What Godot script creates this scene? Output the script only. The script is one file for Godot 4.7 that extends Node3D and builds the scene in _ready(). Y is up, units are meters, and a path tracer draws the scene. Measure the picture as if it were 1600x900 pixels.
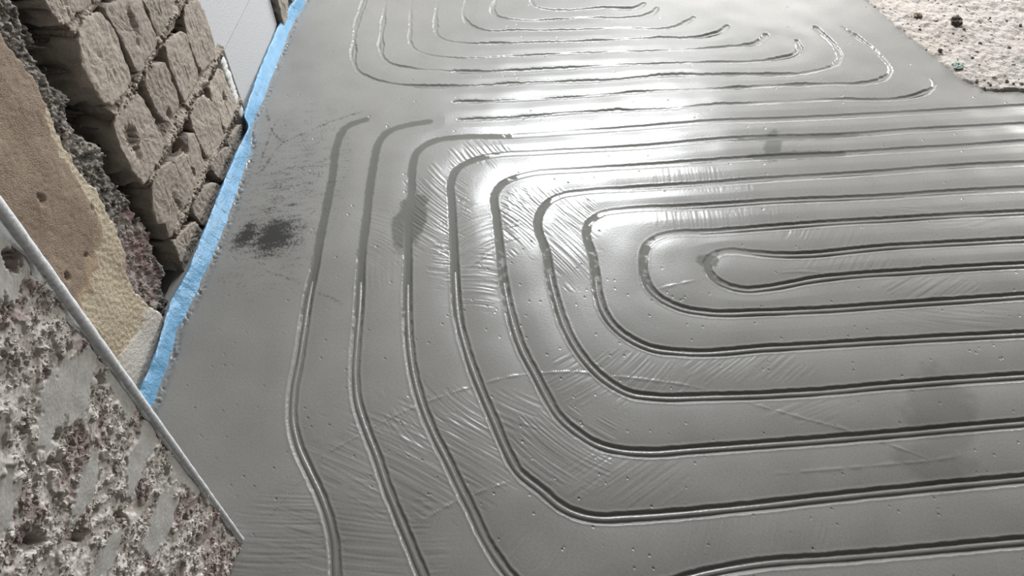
extends Node3D

# Freshly poured heating screed in a stripped room: floor with pipe loops, broken brick wall, foam edge strip.

const WALL_X := -0.905      # face of the bricks on the left wall
const PIER_X := -0.576      # face of the nearer wall with the corner bead
const PIER_Z := -0.562      # its far corner

var noise_a := FastNoiseLite.new()
var noise_b := FastNoiseLite.new()
var noise_cell := FastNoiseLite.new()
var rng := RandomNumberGenerator.new()
var used := {}
var mats := {}
var pipes: Array[Dictionary] = []


func _ready() -> void:
	rng.seed = 7
	set_camera()
	set_light()
	set_noise()
	set_materials()
	build_shell()
	lay_pipes()
	build_floor()
	build_pipes()
	build_left_wall()
	build_near_wall()
	build_foam_strip()
	build_ground()
	build_work_light()
	build_window()


# ---------------------------------------------------------------- camera and light

func set_camera() -> void:
	var cam := Camera3D.new()
	cam.name = "camera"
	cam.fov = rad_to_deg(2.0 * atan(450.0 / 1200.0))
	cam.near = 0.02
	cam.far = 60.0
	var back := Vector3(0.04034, 0.76604, 0.64152).normalized()
	var side := Vector3(0.99895, -0.01683, -0.04272)
	side = (side - back * side.dot(back)).normalized()
	cam.transform = Transform3D(Basis(side, back.cross(side), back), Vector3(0, 1.45, 0))
	add_child(cam)
	cam.current = true


func set_light() -> void:
	var env := Environment.new()
	env.background_mode = Environment.BG_COLOR
	env.background_color = Color(0.75, 0.82, 0.9)
	env.background_energy_multiplier = 1.0
	env.tonemap_mode = Environment.TONE_MAPPER_LINEAR
	env.tonemap_exposure = 1.0
	env.sdfgi_enabled = true
	env.ssao_enabled = true
	env.ssil_enabled = true
	var we := WorldEnvironment.new()
	we.name = "environment"
	we.environment = env
	add_child(we)


func set_noise() -> void:
	noise_a.seed = 11
	noise_a.noise_type = FastNoiseLite.TYPE_SIMPLEX
	noise_a.frequency = 1.0
	noise_a.fractal_type = FastNoiseLite.FRACTAL_NONE
	noise_b.seed = 23
	noise_b.noise_type = FastNoiseLite.TYPE_SIMPLEX
	noise_b.frequency = 1.0
	noise_b.fractal_type = FastNoiseLite.FRACTAL_FBM
	noise_b.fractal_octaves = 4
	noise_cell.seed = 5
	noise_cell.noise_type = FastNoiseLite.TYPE_CELLULAR
	noise_cell.cellular_return_type = FastNoiseLite.RETURN_DISTANCE
	noise_cell.frequency = 1.0


# ---------------------------------------------------------------- helpers

func numbered(called: String) -> String:
	var n: int = used.get(called, 0)
	used[called] = n + 1
	return called if n == 0 else "%s_%03d" % [called, n]


func tag(o: Node, label: String, category: String, group := "") -> void:
	o.set_meta("label", label)
	o.set_meta("category", category)
	if group:
		o.set_meta("group", group)


func put(called: String, mesh: Mesh, mat: Material, parent: Node = self) -> MeshInstance3D:
	var o := MeshInstance3D.new()
	o.name = numbered(called) if parent == self else called
	o.mesh = mesh
	o.material_override = mat
	parent.add_child(o, true)
	return o


func structure(called: String, label: String) -> Node3D:
	var o := Node3D.new()
	o.name = called
	o.set_meta("kind", "structure")
	o.set_meta("label", label)
	add_child(o, true)
	return o


func array_mesh(v: PackedVector3Array, n: PackedVector3Array, c: PackedColorArray, idx: PackedInt32Array) -> ArrayMesh:
	var a := []
	a.resize(Mesh.ARRAY_MAX)
	a[Mesh.ARRAY_VERTEX] = v
	if n.size():
		a[Mesh.ARRAY_NORMAL] = n
	if c.size():
		a[Mesh.ARRAY_COLOR] = c
	a[Mesh.ARRAY_INDEX] = idx
	var m := ArrayMesh.new()
	m.add_surface_from_arrays(Mesh.PRIMITIVE_TRIANGLES, a)
	return m


# a sheet of rows x cols points with smooth normals; front is where the cross of (row step, column step) points when flip is false
func sheet(v: PackedVector3Array, c: PackedColorArray, rows: int, cols: int, flip := false) -> ArrayMesh:
	var n := PackedVector3Array()
	n.resize(v.size())
	for r in rows:
		var r0 := maxi(r - 1, 0) * cols
		var r1 := mini(r + 1, rows - 1) * cols
		for k in cols:
			var a := v[r1 + k] - v[r0 + k]
			var b := v[r * cols + mini(k + 1, cols - 1)] - v[r * cols + maxi(k - 1, 0)]
			var x := a.cross(b).normalized()
			n[r * cols + k] = -x if flip else x
	return array_mesh(v, n, c, grid_index(rows, cols, flip))


func grid_index(rows: int, cols: int, flip: bool) -> PackedInt32Array:
	var idx := PackedInt32Array()
	idx.resize((rows - 1) * (cols - 1) * 6)
	var at := 0
	for r in rows - 1:
		for k in cols - 1:
			var p := r * cols + k
			var q := p + cols
			if flip:
				idx[at] = p
				idx[at + 1] = q
				idx[at + 2] = p + 1
				idx[at + 3] = p + 1
				idx[at + 4] = q
				idx[at + 5] = q + 1
			else:
				idx[at] = p
				idx[at + 1] = p + 1
				idx[at + 2] = q
				idx[at + 3] = p + 1
				idx[at + 4] = q + 1
				idx[at + 5] = q
			at += 6
	return idx


func box_mesh(lo: Vector3, hi: Vector3, bevel := 0.0) -> ArrayMesh:
	var st := SurfaceTool.new()
	st.begin(Mesh.PRIMITIVE_TRIANGLES)
	add_box(st, lo, hi, bevel)
	return st.commit()


func add_box(st: SurfaceTool, lo: Vector3, hi: Vector3, bevel := 0.0) -> void:
	# six faces pulled in by the bevel, twelve chamfers and eight corners
	var mid := (lo + hi) * 0.5
	var h := (hi - lo) * 0.5
	st.set_smooth_group(-1)
	if bevel <= 0.0:
		for ax in 3:
			for s in [-1.0, 1.0]:
				var u := Vector3.ZERO
				var w := Vector3.ZERO
				var nn := Vector3.ZERO
				nn[ax] = s
				u[(ax + 1) % 3] = h[(ax + 1) % 3]
				w[(ax + 2) % 3] = h[(ax + 2) % 3]
				var ce := mid + nn * h[ax]
				face(st, [ce - u - w, ce + u - w, ce + u + w, ce - u + w], nn)
		return
	for ax in 3:
		for s in [-1.0, 1.0]:
			var nn := Vector3.ZERO
			nn[ax] = s
			var u := Vector3.ZERO
			var w := Vector3.ZERO
			u[(ax + 1) % 3] = h[(ax + 1) % 3] - bevel
			w[(ax + 2) % 3] = h[(ax + 2) % 3] - bevel
			var ce := mid + nn * h[ax]
			face(st, [ce - u - w, ce + u - w, ce + u + w, ce - u + w], nn)
	for ax in 3:
		var b := (ax + 1) % 3
		var d := (ax + 2) % 3
		for s in [-1.0, 1.0]:
			for t in [-1.0, 1.0]:
				var along := Vector3.ZERO
				along[ax] = h[ax] - bevel
				var p := Vector3.ZERO
				p[b] = s * h[b]
				p[d] = t * (h[d] - bevel)
				var q := Vector3.ZERO
				q[b] = s * (h[b] - bevel)
				q[d] = t * h[d]
				var nn := Vector3.ZERO
				nn[b] = s
				nn[d] = t
				face(st, [mid + p - along, mid + p + along, mid + q + along, mid + q - along], nn.normalized())
	for s in [-1.0, 1.0]:
		for t in [-1.0, 1.0]:
			for r in [-1.0, 1.0]:
				var sg := Vector3(s, t, r)
				var i := sg * (h - Vector3.ONE * bevel)
				face(st, [mid + i + Vector3(s * bevel, 0, 0), mid + i + Vector3(0, t * bevel, 0), mid + i + Vector3(0, 0, r * bevel)], sg.normalized())


func face(st: SurfaceTool, p: Array, nn: Vector3) -> void:
	var a: Vector3 = p[0]
	var b: Vector3 = p[1]
	var c: Vector3 = p[2]
	var turned: bool = (b - a).cross(c - a).dot(nn) > 0.0   # front faces run clockwise
	for k in range(1, p.size() - 1):
		var order := [0, k + 1, k] if turned else [0, k, k + 1]
		for o in order:
			st.set_normal(nn)
			st.add_vertex(p[o])


func smooth_path(flat: PackedFloat32Array, step: float) -> PackedVector2Array:
	# Catmull-Rom through the given points, then resampled at an even step
	var p := PackedVector2Array()
	for k in flat.size() / 2:
		p.append(Vector2(flat[2 * k], flat[2 * k + 1]))
	var fine := PackedVector2Array()
	for k in p.size() - 1:
		var a := p[maxi(k - 1, 0)]
		var d := p[mini(k + 2, p.size() - 1)]
		var many := maxi(2, int(p[k].distance_to(p[k + 1]) / (step * 0.5)))
		for j in many:
			fine.append(p[k].cubic_interpolate_in_time(p[k + 1], a, d, float(j) / many, p[k].distance_to(p[k + 1]), -a.distance_to(p[k]), p[k].distance_to(p[k + 1]) + p[k + 1].distance_to(d)) if a != p[k] and d != p[k + 1] else p[k].cubic_interpolate(p[k + 1], a, d, float(j) / many))
	fine.append(p[p.size() - 1])
	var out := PackedVector2Array([fine[0]])
	var gone := 0.0
	for k in range(1, fine.size()):
		var a := fine[k - 1]
		var len := a.distance_to(fine[k])
		var t := step - gone
		while t <= len and len > 0.0:
			out.append(a.lerp(fine[k], t / len))
			t += step
		gone = len - (t - step)
	return out


func interp(table: PackedFloat32Array, x: float) -> float:
	# table of x, y pairs with x falling or rising
	var n := table.size() / 2
	var up := table[2] > table[0]
	for k in n - 1:
		var x0 := table[2 * k]
		var x1 := table[2 * k + 2]
		if (up and x <= x1) or (not up and x >= x1):
			return lerpf(table[2 * k + 1], table[2 * k + 3], clampf((x - x0) / (x1 - x0), 0.0, 1.0))
	return table[2 * n - 1]


func far_box(o: Vector2, c: Vector2, r: Vector2, turn := 0.0) -> float:
	# 1 in the middle of an ellipse, 0 on its rim and outside
	var d := (o - c).rotated(-turn) / r
	return clampf(1.0 - d.length(), 0.0, 1.0)


# ---------------------------------------------------------------- materials

func noise_texture(size: int, freq: float, type: int, ramp: Array, octaves := 4, sd := 3) -> NoiseTexture2D:
	var f := FastNoiseLite.new()
	f.seed = sd
	f.noise_type = type
	f.frequency = freq
	f.fractal_octaves = octaves
	f.fractal_type = FastNoiseLite.FRACTAL_FBM
	var t := NoiseTexture2D.new()
	t.width = size
	t.height = size
	t.seamless = true
	t.noise = f
	if ramp.size():
		var g := Gradient.new()
		var offs := PackedFloat32Array()
		var cols := PackedColorArray()
		for k in ramp.size() / 2:
			offs.append(ramp[2 * k])
			cols.append(ramp[2 * k + 1])
		g.offsets = offs
		g.colors = cols
		t.color_ramp = g
	return t


func grey(v: float) -> Color:
	return Color(v, v, v)


func stone(called: String, base: Color, rough: float, grain: Texture2D, bump: Texture2D, relief: float, scale: float) -> StandardMaterial3D:
	var m := StandardMaterial3D.new()
	m.resource_name = called
	m.albedo_color = base
	m.albedo_texture = grain
	m.roughness = rough
	m.vertex_color_use_as_albedo = true
	m.uv1_triplanar = true
	m.uv1_world_triplanar = true
	m.uv1_scale = Vector3.ONE * scale
	if bump:
		m.heightmap_enabled = true
		m.heightmap_texture = bump
		m.heightmap_scale = relief
	mats[called] = m
	return m


func set_materials() -> void:
	var grain := noise_texture(512, 0.05, FastNoiseLite.TYPE_SIMPLEX, [0.0, grey(0.8), 0.5, grey(0.95), 1.0, grey(1.0)])
	var wet_grain := noise_texture(512, 0.11, FastNoiseLite.TYPE_SIMPLEX, [0.0, grey(0.93), 0.5, grey(0.985), 1.0, grey(1.0)], 5, 2)
	var speck := noise_texture(512, 0.16, FastNoiseLite.TYPE_SIMPLEX, [0.0, grey(0.7), 0.45, grey(0.95), 1.0, grey(1.0)], 3, 9)
	var rough := noise_texture(512, 0.03, FastNoiseLite.TYPE_SIMPLEX, [], 6, 4)
	var sandy := noise_texture(512, 0.09, FastNoiseLite.TYPE_SIMPLEX, [], 4, 6)
	var cells := noise_texture(512, 0.06, FastNoiseLite.TYPE_CELLULAR, [], 2, 8)
	var foam_sparkle := noise_texture(512, 0.09, FastNoiseLite.TYPE_CELLULAR, [0.0, grey(1.0), 0.1, Color(0.97, 0.98, 1.0), 0.2, Color(0.8, 0.9, 0.97), 1.0, Color(0.78, 0.89, 0.97)], 1, 12)  # white specks painted into the foam colour imitate glints of light
	stone("screed", Color.WHITE, 0.27, wet_grain, sandy, 0.01, 2.5)
	mats.screed.metallic_specular = 0.38
	stone("wet_slurry", Color.WHITE, 0.6, wet_grain, sandy, 0.01, 2.5)
	mats.wet_slurry.metallic_specular = 0.3
	stone("pipe_slurry", Color.WHITE, 0.3, wet_grain, rough, 0.03, 6.0)
	stone("brick", Color.WHITE, 0.95, speck, rough, 0.2, 3.0)
	stone("mortar", Color.WHITE, 0.97, speck, rough, 0.5, 5.0)
	stone("pier_mortar", Color.WHITE, 0.97, speck, sandy, 0.015, 9.0)
	stone("plaster", Color.WHITE, 0.9, grain, sandy, 0.12, 5.0)
	stone("block", Color.WHITE, 0.9, grain, sandy, 0.03, 6.0)
	stone("foam", Color.WHITE, 0.4, foam_sparkle, cells, 0.12, 5.0)
	stone("bead_strip", Color.WHITE, 0.5, grain, sandy, 0.04, 4.0)
	stone("dust", Color.WHITE, 0.97, speck, rough, 0.4, 2.5)
	stone("shell", Color.WHITE, 0.9, grain, sandy, 0.1, 1.0)
	var metal := StandardMaterial3D.new()
	metal.resource_name = "lamp_metal"
	metal.albedo_color = Color(0.1, 0.1, 0.11)
	metal.metallic = 0.6
	metal.roughness = 0.4
	mats.metal = metal
	var lit := StandardMaterial3D.new()
	lit.resource_name = "lamp_glow"
	lit.albedo_color = Color(0.9, 0.9, 0.9)
	lit.emission_enabled = true
	lit.emission = Color(1.0, 0.98, 0.95)
	lit.emission_energy_multiplier = 12.0
	mats.lit = lit


func tint(m: StandardMaterial3D, c: Color) -> StandardMaterial3D:
	# same surface in another colour, c linear
	var t: StandardMaterial3D = m.duplicate()
	t.albedo_color = c.linear_to_srgb()
	return t


# ---------------------------------------------------------------- the room round the picture

func build_shell() -> void:
	var m := tint(mats.shell, Color(0.25, 0.235, 0.22))
	var far := structure("wall_far", "bare plastered wall at the far end of the room")
	for b in [[-1.2, 0.5, -0.2, 2.75], [2.7, 4.4, -0.2, 2.75], [0.5, 2.7, -0.2, 0.7], [0.5, 2.7, 2.3, 2.75]]:
		put("masonry", box_mesh(Vector3(b[0], b[2], -6.6), Vector3(b[1], b[3], -6.4)), m, far)
	var right := structure("wall_right", "bare plastered wall on the far right of the room")
	for b in [[-0.2, 0.45, -6.4, 2.6], [1.85, 2.75, -6.4, 2.6], [0.45, 1.85, -6.4, -6.2], [0.45, 1.85, -4.4, 2.6]]:
		put("masonry", box_mesh(Vector3(4.2, b[0], b[2]), Vector3(4.4, b[1], b[3])), m, right)
	var back := structure("wall_back", "bare plastered wall behind the camera")
	put("masonry", box_mesh(Vector3(-1.2, -0.2, 2.6), Vector3(4.4, 2.75, 2.8)), m, back)
	var top := structure("ceiling", "bare ceiling of the room")
	put("slab", box_mesh(Vector3(-1.2, 2.6, -6.6), Vector3(4.4, 2.75, 2.8)), m, top)


func build_work_light() -> void:
	var at := Vector3(0.3, 2.4, -4.45)
	var o := Node3D.new()
	o.name = "work_light"
	tag(o, "black work lamp hung under the ceiling beyond the far pipe loops", "lamp")
	add_child(o)
	o.look_at_from_position(at, Vector3(1.2, 0.0, -1.5))
	put("housing", box_mesh(Vector3(-0.73, -0.22, 0.0), Vector3(0.73, 0.22, 0.07), 0.01), mats.metal, o)
	put("diffuser", box_mesh(Vector3(-0.7, -0.2, -0.008), Vector3(0.7, 0.2, 0.0), 0.002), mats.lit, o)
	put("bracket", box_mesh(Vector3(-0.012, 0.19, 0.02), Vector3(0.012, 0.28, 0.05), 0.003), mats.metal, o)
	var l := AreaLight3D.new()
	l.name = "work_light_source"
	l.area_size = Vector2(1.4, 0.4)
	l.light_color = Color(0.965, 0.985, 1.0)
	l.light_energy = 19.5
	l.area_range = 12.0
	l.shadow_enabled = true
	o.add_child(l)
	l.position = Vector3(0, 0, -0.012)


func build_window() -> void:
	var white := tint(mats.shell, Color(0.75, 0.75, 0.74))
	var glass := StandardMaterial3D.new()
	glass.resource_name = "window_glass"
	glass.transparency = BaseMaterial3D.TRANSPARENCY_ALPHA
	glass.albedo_color = Color(1, 1, 1, 0.06)
	glass.roughness = 0.02
	# the right one, then the far one: middle of the opening, half width, half height, turn
	var n := 0
	for o in [[Vector3(4.29, 1.15, -5.3), 0.9, 0.7, -PI / 2, 25.0], [Vector3(1.6, 1.5, -6.49), 1.1, 0.8, 0.0, 6.5]]:
		n += 1
		var w := structure("window_%d" % n, ["window in the right wall that lets daylight in", "window in the far wall that lets daylight in"][n - 1])
		w.position = o[0]
		w.rotation.y = o[3]
		var a: float = o[1]
		var h: float = o[2]
		var st := SurfaceTool.new()
		st.begin(Mesh.PRIMITIVE_TRIANGLES)
		for b in [[-a, a, -h, -h + 0.06], [-a, a, h - 0.06, h], [-a, -a + 0.06, -h + 0.06, h - 0.06], [a - 0.06, a, -h + 0.06, h - 0.06], [-0.03, 0.03, -h + 0.06, h - 0.06]]:
			add_box(st, Vector3(b[0], b[2], -0.03), Vector3(b[1], b[3], 0.03), 0.006)
		put("window_frame", st.commit(), white, w)
		put("pane", box_mesh(Vector3(-a + 0.06, -h + 0.06, -0.004), Vector3(-0.03, h - 0.06, 0.004)), glass, w)
		put("pane", box_mesh(Vector3(0.03, -h + 0.06, -0.004), Vector3(a - 0.06, h - 0.06, 0.004)), glass, w)
		var l := AreaLight3D.new()
		l.name = "window_daylight_%d" % n
		l.area_size = Vector2(2.0 * a - 0.15, 2.0 * h - 0.15)
		l.light_color = Color(1.0, 0.985, 0.96)
		l.light_energy = o[4]
		l.area_range = 14.0
		l.shadow_enabled = true
		w.add_child(l)
		l.position = Vector3(0, 0, 0.12)
		l.rotation.y = PI


# ---------------------------------------------------------------- heating pipes

func pipe(label: String, group: String, expose: float, flat: PackedFloat32Array) -> void:
	var n := pipes.size()
	pipes.append({"label": label, "group": group, "expose": expose, "path": smooth_path(flat, 0.012), "id": n})


func lay_pipes() -> void:
	var near := "heating pipes of the near loops"
	var far := "heating pipes of the far loops"
	pipe("outermost near pipe loop, nearest the blue foam strip", near, 0.85, [-0.550, -1.868, -0.603, -1.830, -0.614, -1.755, -0.602, -1.623, -0.593, -1.486, -0.586, -1.359, -0.579, -1.276, -0.576, -1.177, -0.567, -1.073, -0.558, -0.976, -0.553, -0.903, -0.536, -0.822, -0.510, -0.764, -0.475, -0.710, -0.439, -0.655, -0.414, -0.608, -0.394, -0.558, -0.380, -0.500, -0.350, -0.374])
	pipe("second near pipe loop in from the blue foam strip", near, 0.9, [-0.354, -1.863, -0.423, -1.843, -0.473, -1.811, -0.493, -1.758, -0.493, -1.686, -0.485, -1.534, -0.475, -1.421, -0.466, -1.304, -0.455, -1.220, -0.443, -1.125, -0.434, -1.036, -0.424, -0.958, -0.406, -0.884, -0.374, -0.812, -0.342, -0.751, -0.305, -0.672, -0.273, -0.613, -0.246, -0.563, -0.216, -0.507, -0.154, -0.393])
	pipe("third near pipe loop in from the blue foam strip", near, 0.9, [1.847, -2.024, 1.440, -1.978, 1.205, -1.951, 0.854, -1.913, 0.662, -1.893, 0.482, -1.880, 0.374, -1.866, 0.219, -1.841, -0.120, -1.801, -0.262, -1.792, -0.332, -1.773, -0.374, -1.723, -0.379, -1.661, -0.370, -1.562, -0.365, -1.452, -0.344, -1.285, -0.329, -1.158, -0.312, -1.051, -0.291, -0.962, -0.263, -0.882, -0.223, -0.798, -0.191, -0.743, -0.160, -0.685, -0.132, -0.636, -0.104, -0.583, -0.076, -0.542, -0.051, -0.512, -0.019, -0.483, 0.038, -0.464, 0.144, -0.477, 0.239, -0.504, 0.309, -0.526, 0.423, -0.550, 0.556, -0.565, 0.928, -0.612, 1.843, -0.727])
	pipe("fourth near pipe loop in from the blue foam strip", near, 0.95, [1.847, -1.935, 1.406, -1.888, 1.234, -1.869, 1.073, -1.854, 0.877, -1.829, 0.659, -1.812, 0.484, -1.794, 0.215, -1.753, -0.024, -1.728, -0.140, -1.717, -0.207, -1.693, -0.250, -1.656, -0.264, -1.589, -0.254, -1.517, -0.240, -1.408, -0.226, -1.295, -0.216, -1.212, -0.200, -1.113, -0.177, -1.033, -0.153, -0.966, -0.132, -0.914, -0.105, -0.853, -0.071, -0.775, -0.045, -0.727, 0.007, -0.683, 0.047, -0.650, 0.082, -0.635, 0.126, -0.629, 0.165, -0.632, 0.263, -0.642, 0.383, -0.658, 0.584, -0.689, 0.977, -0.743, 1.842, -0.860])
	pipe("fifth near pipe loop in from the blue foam strip", near, 0.95, [1.846, -1.863, 1.375, -1.805, 1.234, -1.787, 0.993, -1.762, 0.817, -1.741, 0.633, -1.723, 0.449, -1.700, 0.221, -1.670, 0.086, -1.653, -0.049, -1.634, -0.121, -1.592, -0.137, -1.560, -0.128, -1.458, -0.113, -1.342, -0.092, -1.204, -0.072, -1.115, -0.046, -1.032, -0.012, -0.959, 0.016, -0.898, 0.039, -0.857, 0.081, -0.816, 0.122, -0.790, 0.172, -0.778, 0.225, -0.776, 0.318, -0.786, 0.681, -0.828, 1.025, -0.872, 1.843, -0.975])
	pipe("sixth near pipe loop in from the blue foam strip", near, 0.95, [1.848, -1.754, 1.341, -1.712, 1.250, -1.705, 0.863, -1.658, 0.617, -1.628, 0.403, -1.602, 0.217, -1.579, 0.106, -1.564, 0.041, -1.547, -0.002, -1.506, -0.017, -1.461, 0.009, -1.323, 0.019, -1.244, 0.033, -1.177, 0.053, -1.100, 0.082, -1.032, 0.110, -0.989, 0.149, -0.947, 0.197, -0.918, 0.253, -0.912, 0.372, -0.917, 0.577, -0.932, 0.800, -0.961, 1.071, -0.993, 1.845, -1.085])
	pipe("near pipe loop two rings out from the innermost hairpin", near, 0.95, [1.848, -1.658, 1.302, -1.609, 1.109, -1.591, 0.927, -1.569, 0.602, -1.538, 0.385, -1.515, 0.213, -1.496, 0.152, -1.480, 0.119, -1.448, 0.110, -1.412, 0.125, -1.326, 0.130, -1.272, 0.134, -1.206, 0.143, -1.156, 0.163, -1.112, 0.206, -1.067, 0.251, -1.043, 0.316, -1.034, 0.519, -1.051, 0.816, -1.082, 1.115, -1.111, 1.847, -1.183])
	pipe("near pipe loop immediately around the innermost hairpin bend", near, 0.95, [1.847, -1.575, 1.267, -1.516, 0.925, -1.481, 0.585, -1.441, 0.417, -1.420, 0.350, -1.416, 0.302, -1.401, 0.263, -1.364, 0.254, -1.326, 0.251, -1.276, 0.261, -1.224, 0.285, -1.192, 0.329, -1.164, 0.385, -1.152, 0.537, -1.158, 0.884, -1.194, 1.158, -1.225, 1.845, -1.305])
	pipe("innermost hairpin bend of the near heating pipe loops", near, 0.95, [1.847, -1.477, 1.229, -1.414, 0.898, -1.381, 0.569, -1.345, 0.529, -1.349, 0.469, -1.354, 0.431, -1.339, 0.412, -1.315, 0.412, -1.285, 0.422, -1.262, 0.453, -1.236, 0.490, -1.226, 0.550, -1.234, 0.672, -1.265, 0.914, -1.297, 1.196, -1.326, 1.847, -1.393])
	pipe("nearly buried pipe with a hook at its right end, just beyond the near loops", far, 0.5, [-0.289, -1.962, -0.109, -1.975, 0.121, -2.000, 0.251, -2.022, 0.513, -2.044, 0.765, -2.069, 0.891, -2.078, 0.991, -2.083, 1.061, -2.111, 1.093, -2.153, 1.080, -2.235, 1.041, -2.328, 0.991, -2.413])
	pipe("nearly buried pipe whose short hook ends beside the dusty ground corner", far, 0.45, [-0.267, -1.874, -0.105, -1.890, 0.077, -1.915, 0.272, -1.935, 0.381, -1.943, 0.480, -1.961, 0.656, -1.975, 0.873, -1.998, 1.120, -2.019, 1.176, -2.046, 1.208, -2.080, 1.207, -2.114])
	pipe("outermost of the far pipe loops, largest ring behind the near loops", far, 0.6, [-0.673, -2.808, -0.669, -2.558, -0.669, -2.384, -0.655, -2.262, -0.638, -2.169, -0.614, -2.116, -0.564, -2.078, -0.496, -2.052, -0.443, -2.042, -0.264, -2.046, -0.113, -2.062, 0.204, -2.089, 0.376, -2.116, 0.588, -2.123, 0.856, -2.146, 0.924, -2.182, 0.950, -2.233, 0.942, -2.307, 0.904, -2.408])
	pipe("second ring inward of the far pipe loops", far, 0.55, [-0.594, -2.809, -0.590, -2.559, -0.578, -2.402, -0.563, -2.264, -0.544, -2.193, -0.502, -2.153, -0.441, -2.137, -0.265, -2.125, -0.116, -2.132, 0.272, -2.174, 0.500, -2.189, 0.755, -2.215, 0.807, -2.238, 0.829, -2.268, 0.828, -2.317])
	pipe("third ring inward of the far pipe loops", far, 0.5, [-0.501, -2.810, -0.497, -2.560, -0.476, -2.363, -0.467, -2.288, -0.442, -2.243, -0.384, -2.210, -0.305, -2.201, -0.106, -2.215, 0.198, -2.242, 0.435, -2.261, 0.610, -2.283, 0.690, -2.299, 0.732, -2.350])
	pipe("fourth ring inward of the far pipe loops", far, 0.5, [-0.406, -2.811, -0.402, -2.561, -0.391, -2.388, -0.378, -2.329, -0.340, -2.298, -0.284, -2.288, -0.122, -2.290, 0.146, -2.306, 0.349, -2.329, 0.551, -2.355, 0.612, -2.407])
	pipe("fifth ring inward of the far pipe loops", far, 0.5, [-0.304, -2.813, -0.300, -2.563, -0.297, -2.443, -0.266, -2.390, -0.216, -2.363, -0.126, -2.364, 0.080, -2.371, 0.258, -2.386, 0.422, -2.397, 0.508, -2.467])
	pipe("sixth ring inward of the far pipe loops", far, 0.5, [-0.196, -2.814, -0.192, -2.564, -0.201, -2.495, -0.179, -2.449, -0.128, -2.433, 0.121, -2.449, 0.317, -2.464, 0.363, -2.486, 0.385, -2.533])
	pipe("innermost visible ring of the far pipe loops", far, 0.5, [-0.069, -2.802, -0.065, -2.552, -0.048, -2.518, -0.005, -2.502, 0.194, -2.517, 0.321, -2.532, 0.337, -2.558])


func exposure(id: int, s: float, x: float, z: float) -> float:
	# how far the pipe shows above the slurry in its groove: 0 buried and flush, 1 bare
	var e: float = pipes[id].expose
	if id < 9:
		var side := 1.0 - smoothstep(0.0, 0.35, x - 0.12 * maxf(0.0, float(id) - 5.0))
		e *= lerpf(1.0, 0.25, side * (1.0 - smoothstep(-1.42, -1.1, z)))
		e *= lerpf(0.6, 1.0, smoothstep(-1.72, -1.3, z))
		if id < 3 and z < -1.15 and x < -0.1:
			e *= lerpf(0.2, 1.0, smoothstep(-1.5, -1.15, z))
	var loose := 0.07 if id < 9 else 0.28
	if id >= 9:
		var left: float = pipes[id].path.size() * 0.012 - s
		e = 0.8 * e + 0.4 * (1.0 - smoothstep(0.0, 0.3, left)) * smoothstep(0.0, 0.1, left)
	return clampf(e + loose * noise_a.get_noise_2d(s * 4.0, id * 31.7) + 0.2 * loose * noise_a.get_noise_2d(s * 11.0, id * 17.3), 0.0, 1.0)


func swell(x: float, z: float) -> float:
	# slow unevenness of the floated surface
	return 0.0016 * noise_a.get_noise_2d(x * 1.7 + 3.0, z * 1.7) + 0.0005 * noise_a.get_noise_2d(x * 6.0, z * 6.0 + 9.0)


func build_pipes() -> void:
	for p in pipes:
		var path: PackedVector2Array = p.path
		var v := PackedVector3Array()
		var c := PackedColorArray()
		var n := PackedVector3Array()
		var around := 10
		var rows := path.size()
		for k in rows:
			var t := (path[mini(k + 1, rows - 1)] - path[maxi(k - 1, 0)]).normalized()
			var across := Vector3(-t.y, 0, t.x)
			var e := exposure(p.id, k * 0.012, path[k].x, path[k].y)
			var ends := minf(1.0, minf(k, rows - 1 - k) / 6.0)
			var y := swell(path[k].x, path[k].y) - 0.0023 - (1.0 - e * ends) * 0.0045 - 0.0093
			var radius := 0.0088 + 0.0003 * noise_a.get_noise_2d(k * 0.12, p.id * 5.0)
			var tone := 0.18 + 0.015 * noise_a.get_noise_2d(k * 0.12, p.id * 9.0)
			for j in around + 1:
				var a := TAU * j / around
				var out := across * cos(a) + Vector3.UP * sin(a)
				v.append(Vector3(path[k].x, y, path[k].y) + out * radius)
				n.append(out)
				c.append(Color(tone * 1.01, tone, tone * 0.94))
		var o := put("heating_pipe", array_mesh(v, n, c, grid_index(rows, around + 1, false)), mats.pipe_slurry)
		tag(o, p.label, "pipe", p.group)


# ---------------------------------------------------------------- the screed

func screed_edge(z: float) -> float:
	# where the floor meets the foam strip
	return interp(PackedFloat32Array([-0.3, -0.85, -0.837, -0.848, -0.978, -0.851, -1.066, -0.862, -1.147, -0.85, -1.284, -0.846, -1.433, -0.844, -1.54, -0.85, -1.656, -0.855, -1.721, -0.857, -1.8, -0.884, -1.883, -0.887, -2.0, -0.881, -2.114, -0.886, -2.3, -0.885, -2.406, -0.889, -2.546, -0.878, -3.2, -0.88]), z)


func dust_edge(z: float) -> float:
	# the x at which the dusty ground begins
	if z > -2.045:
		return 9.0
	return interp(PackedFloat32Array([-2.045, 1.36, -2.105, 1.292, -2.245, 1.236, -2.396, 1.175, -2.581, 1.114, -3.1, 0.95, -4.2, 0.6]), z)


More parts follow.
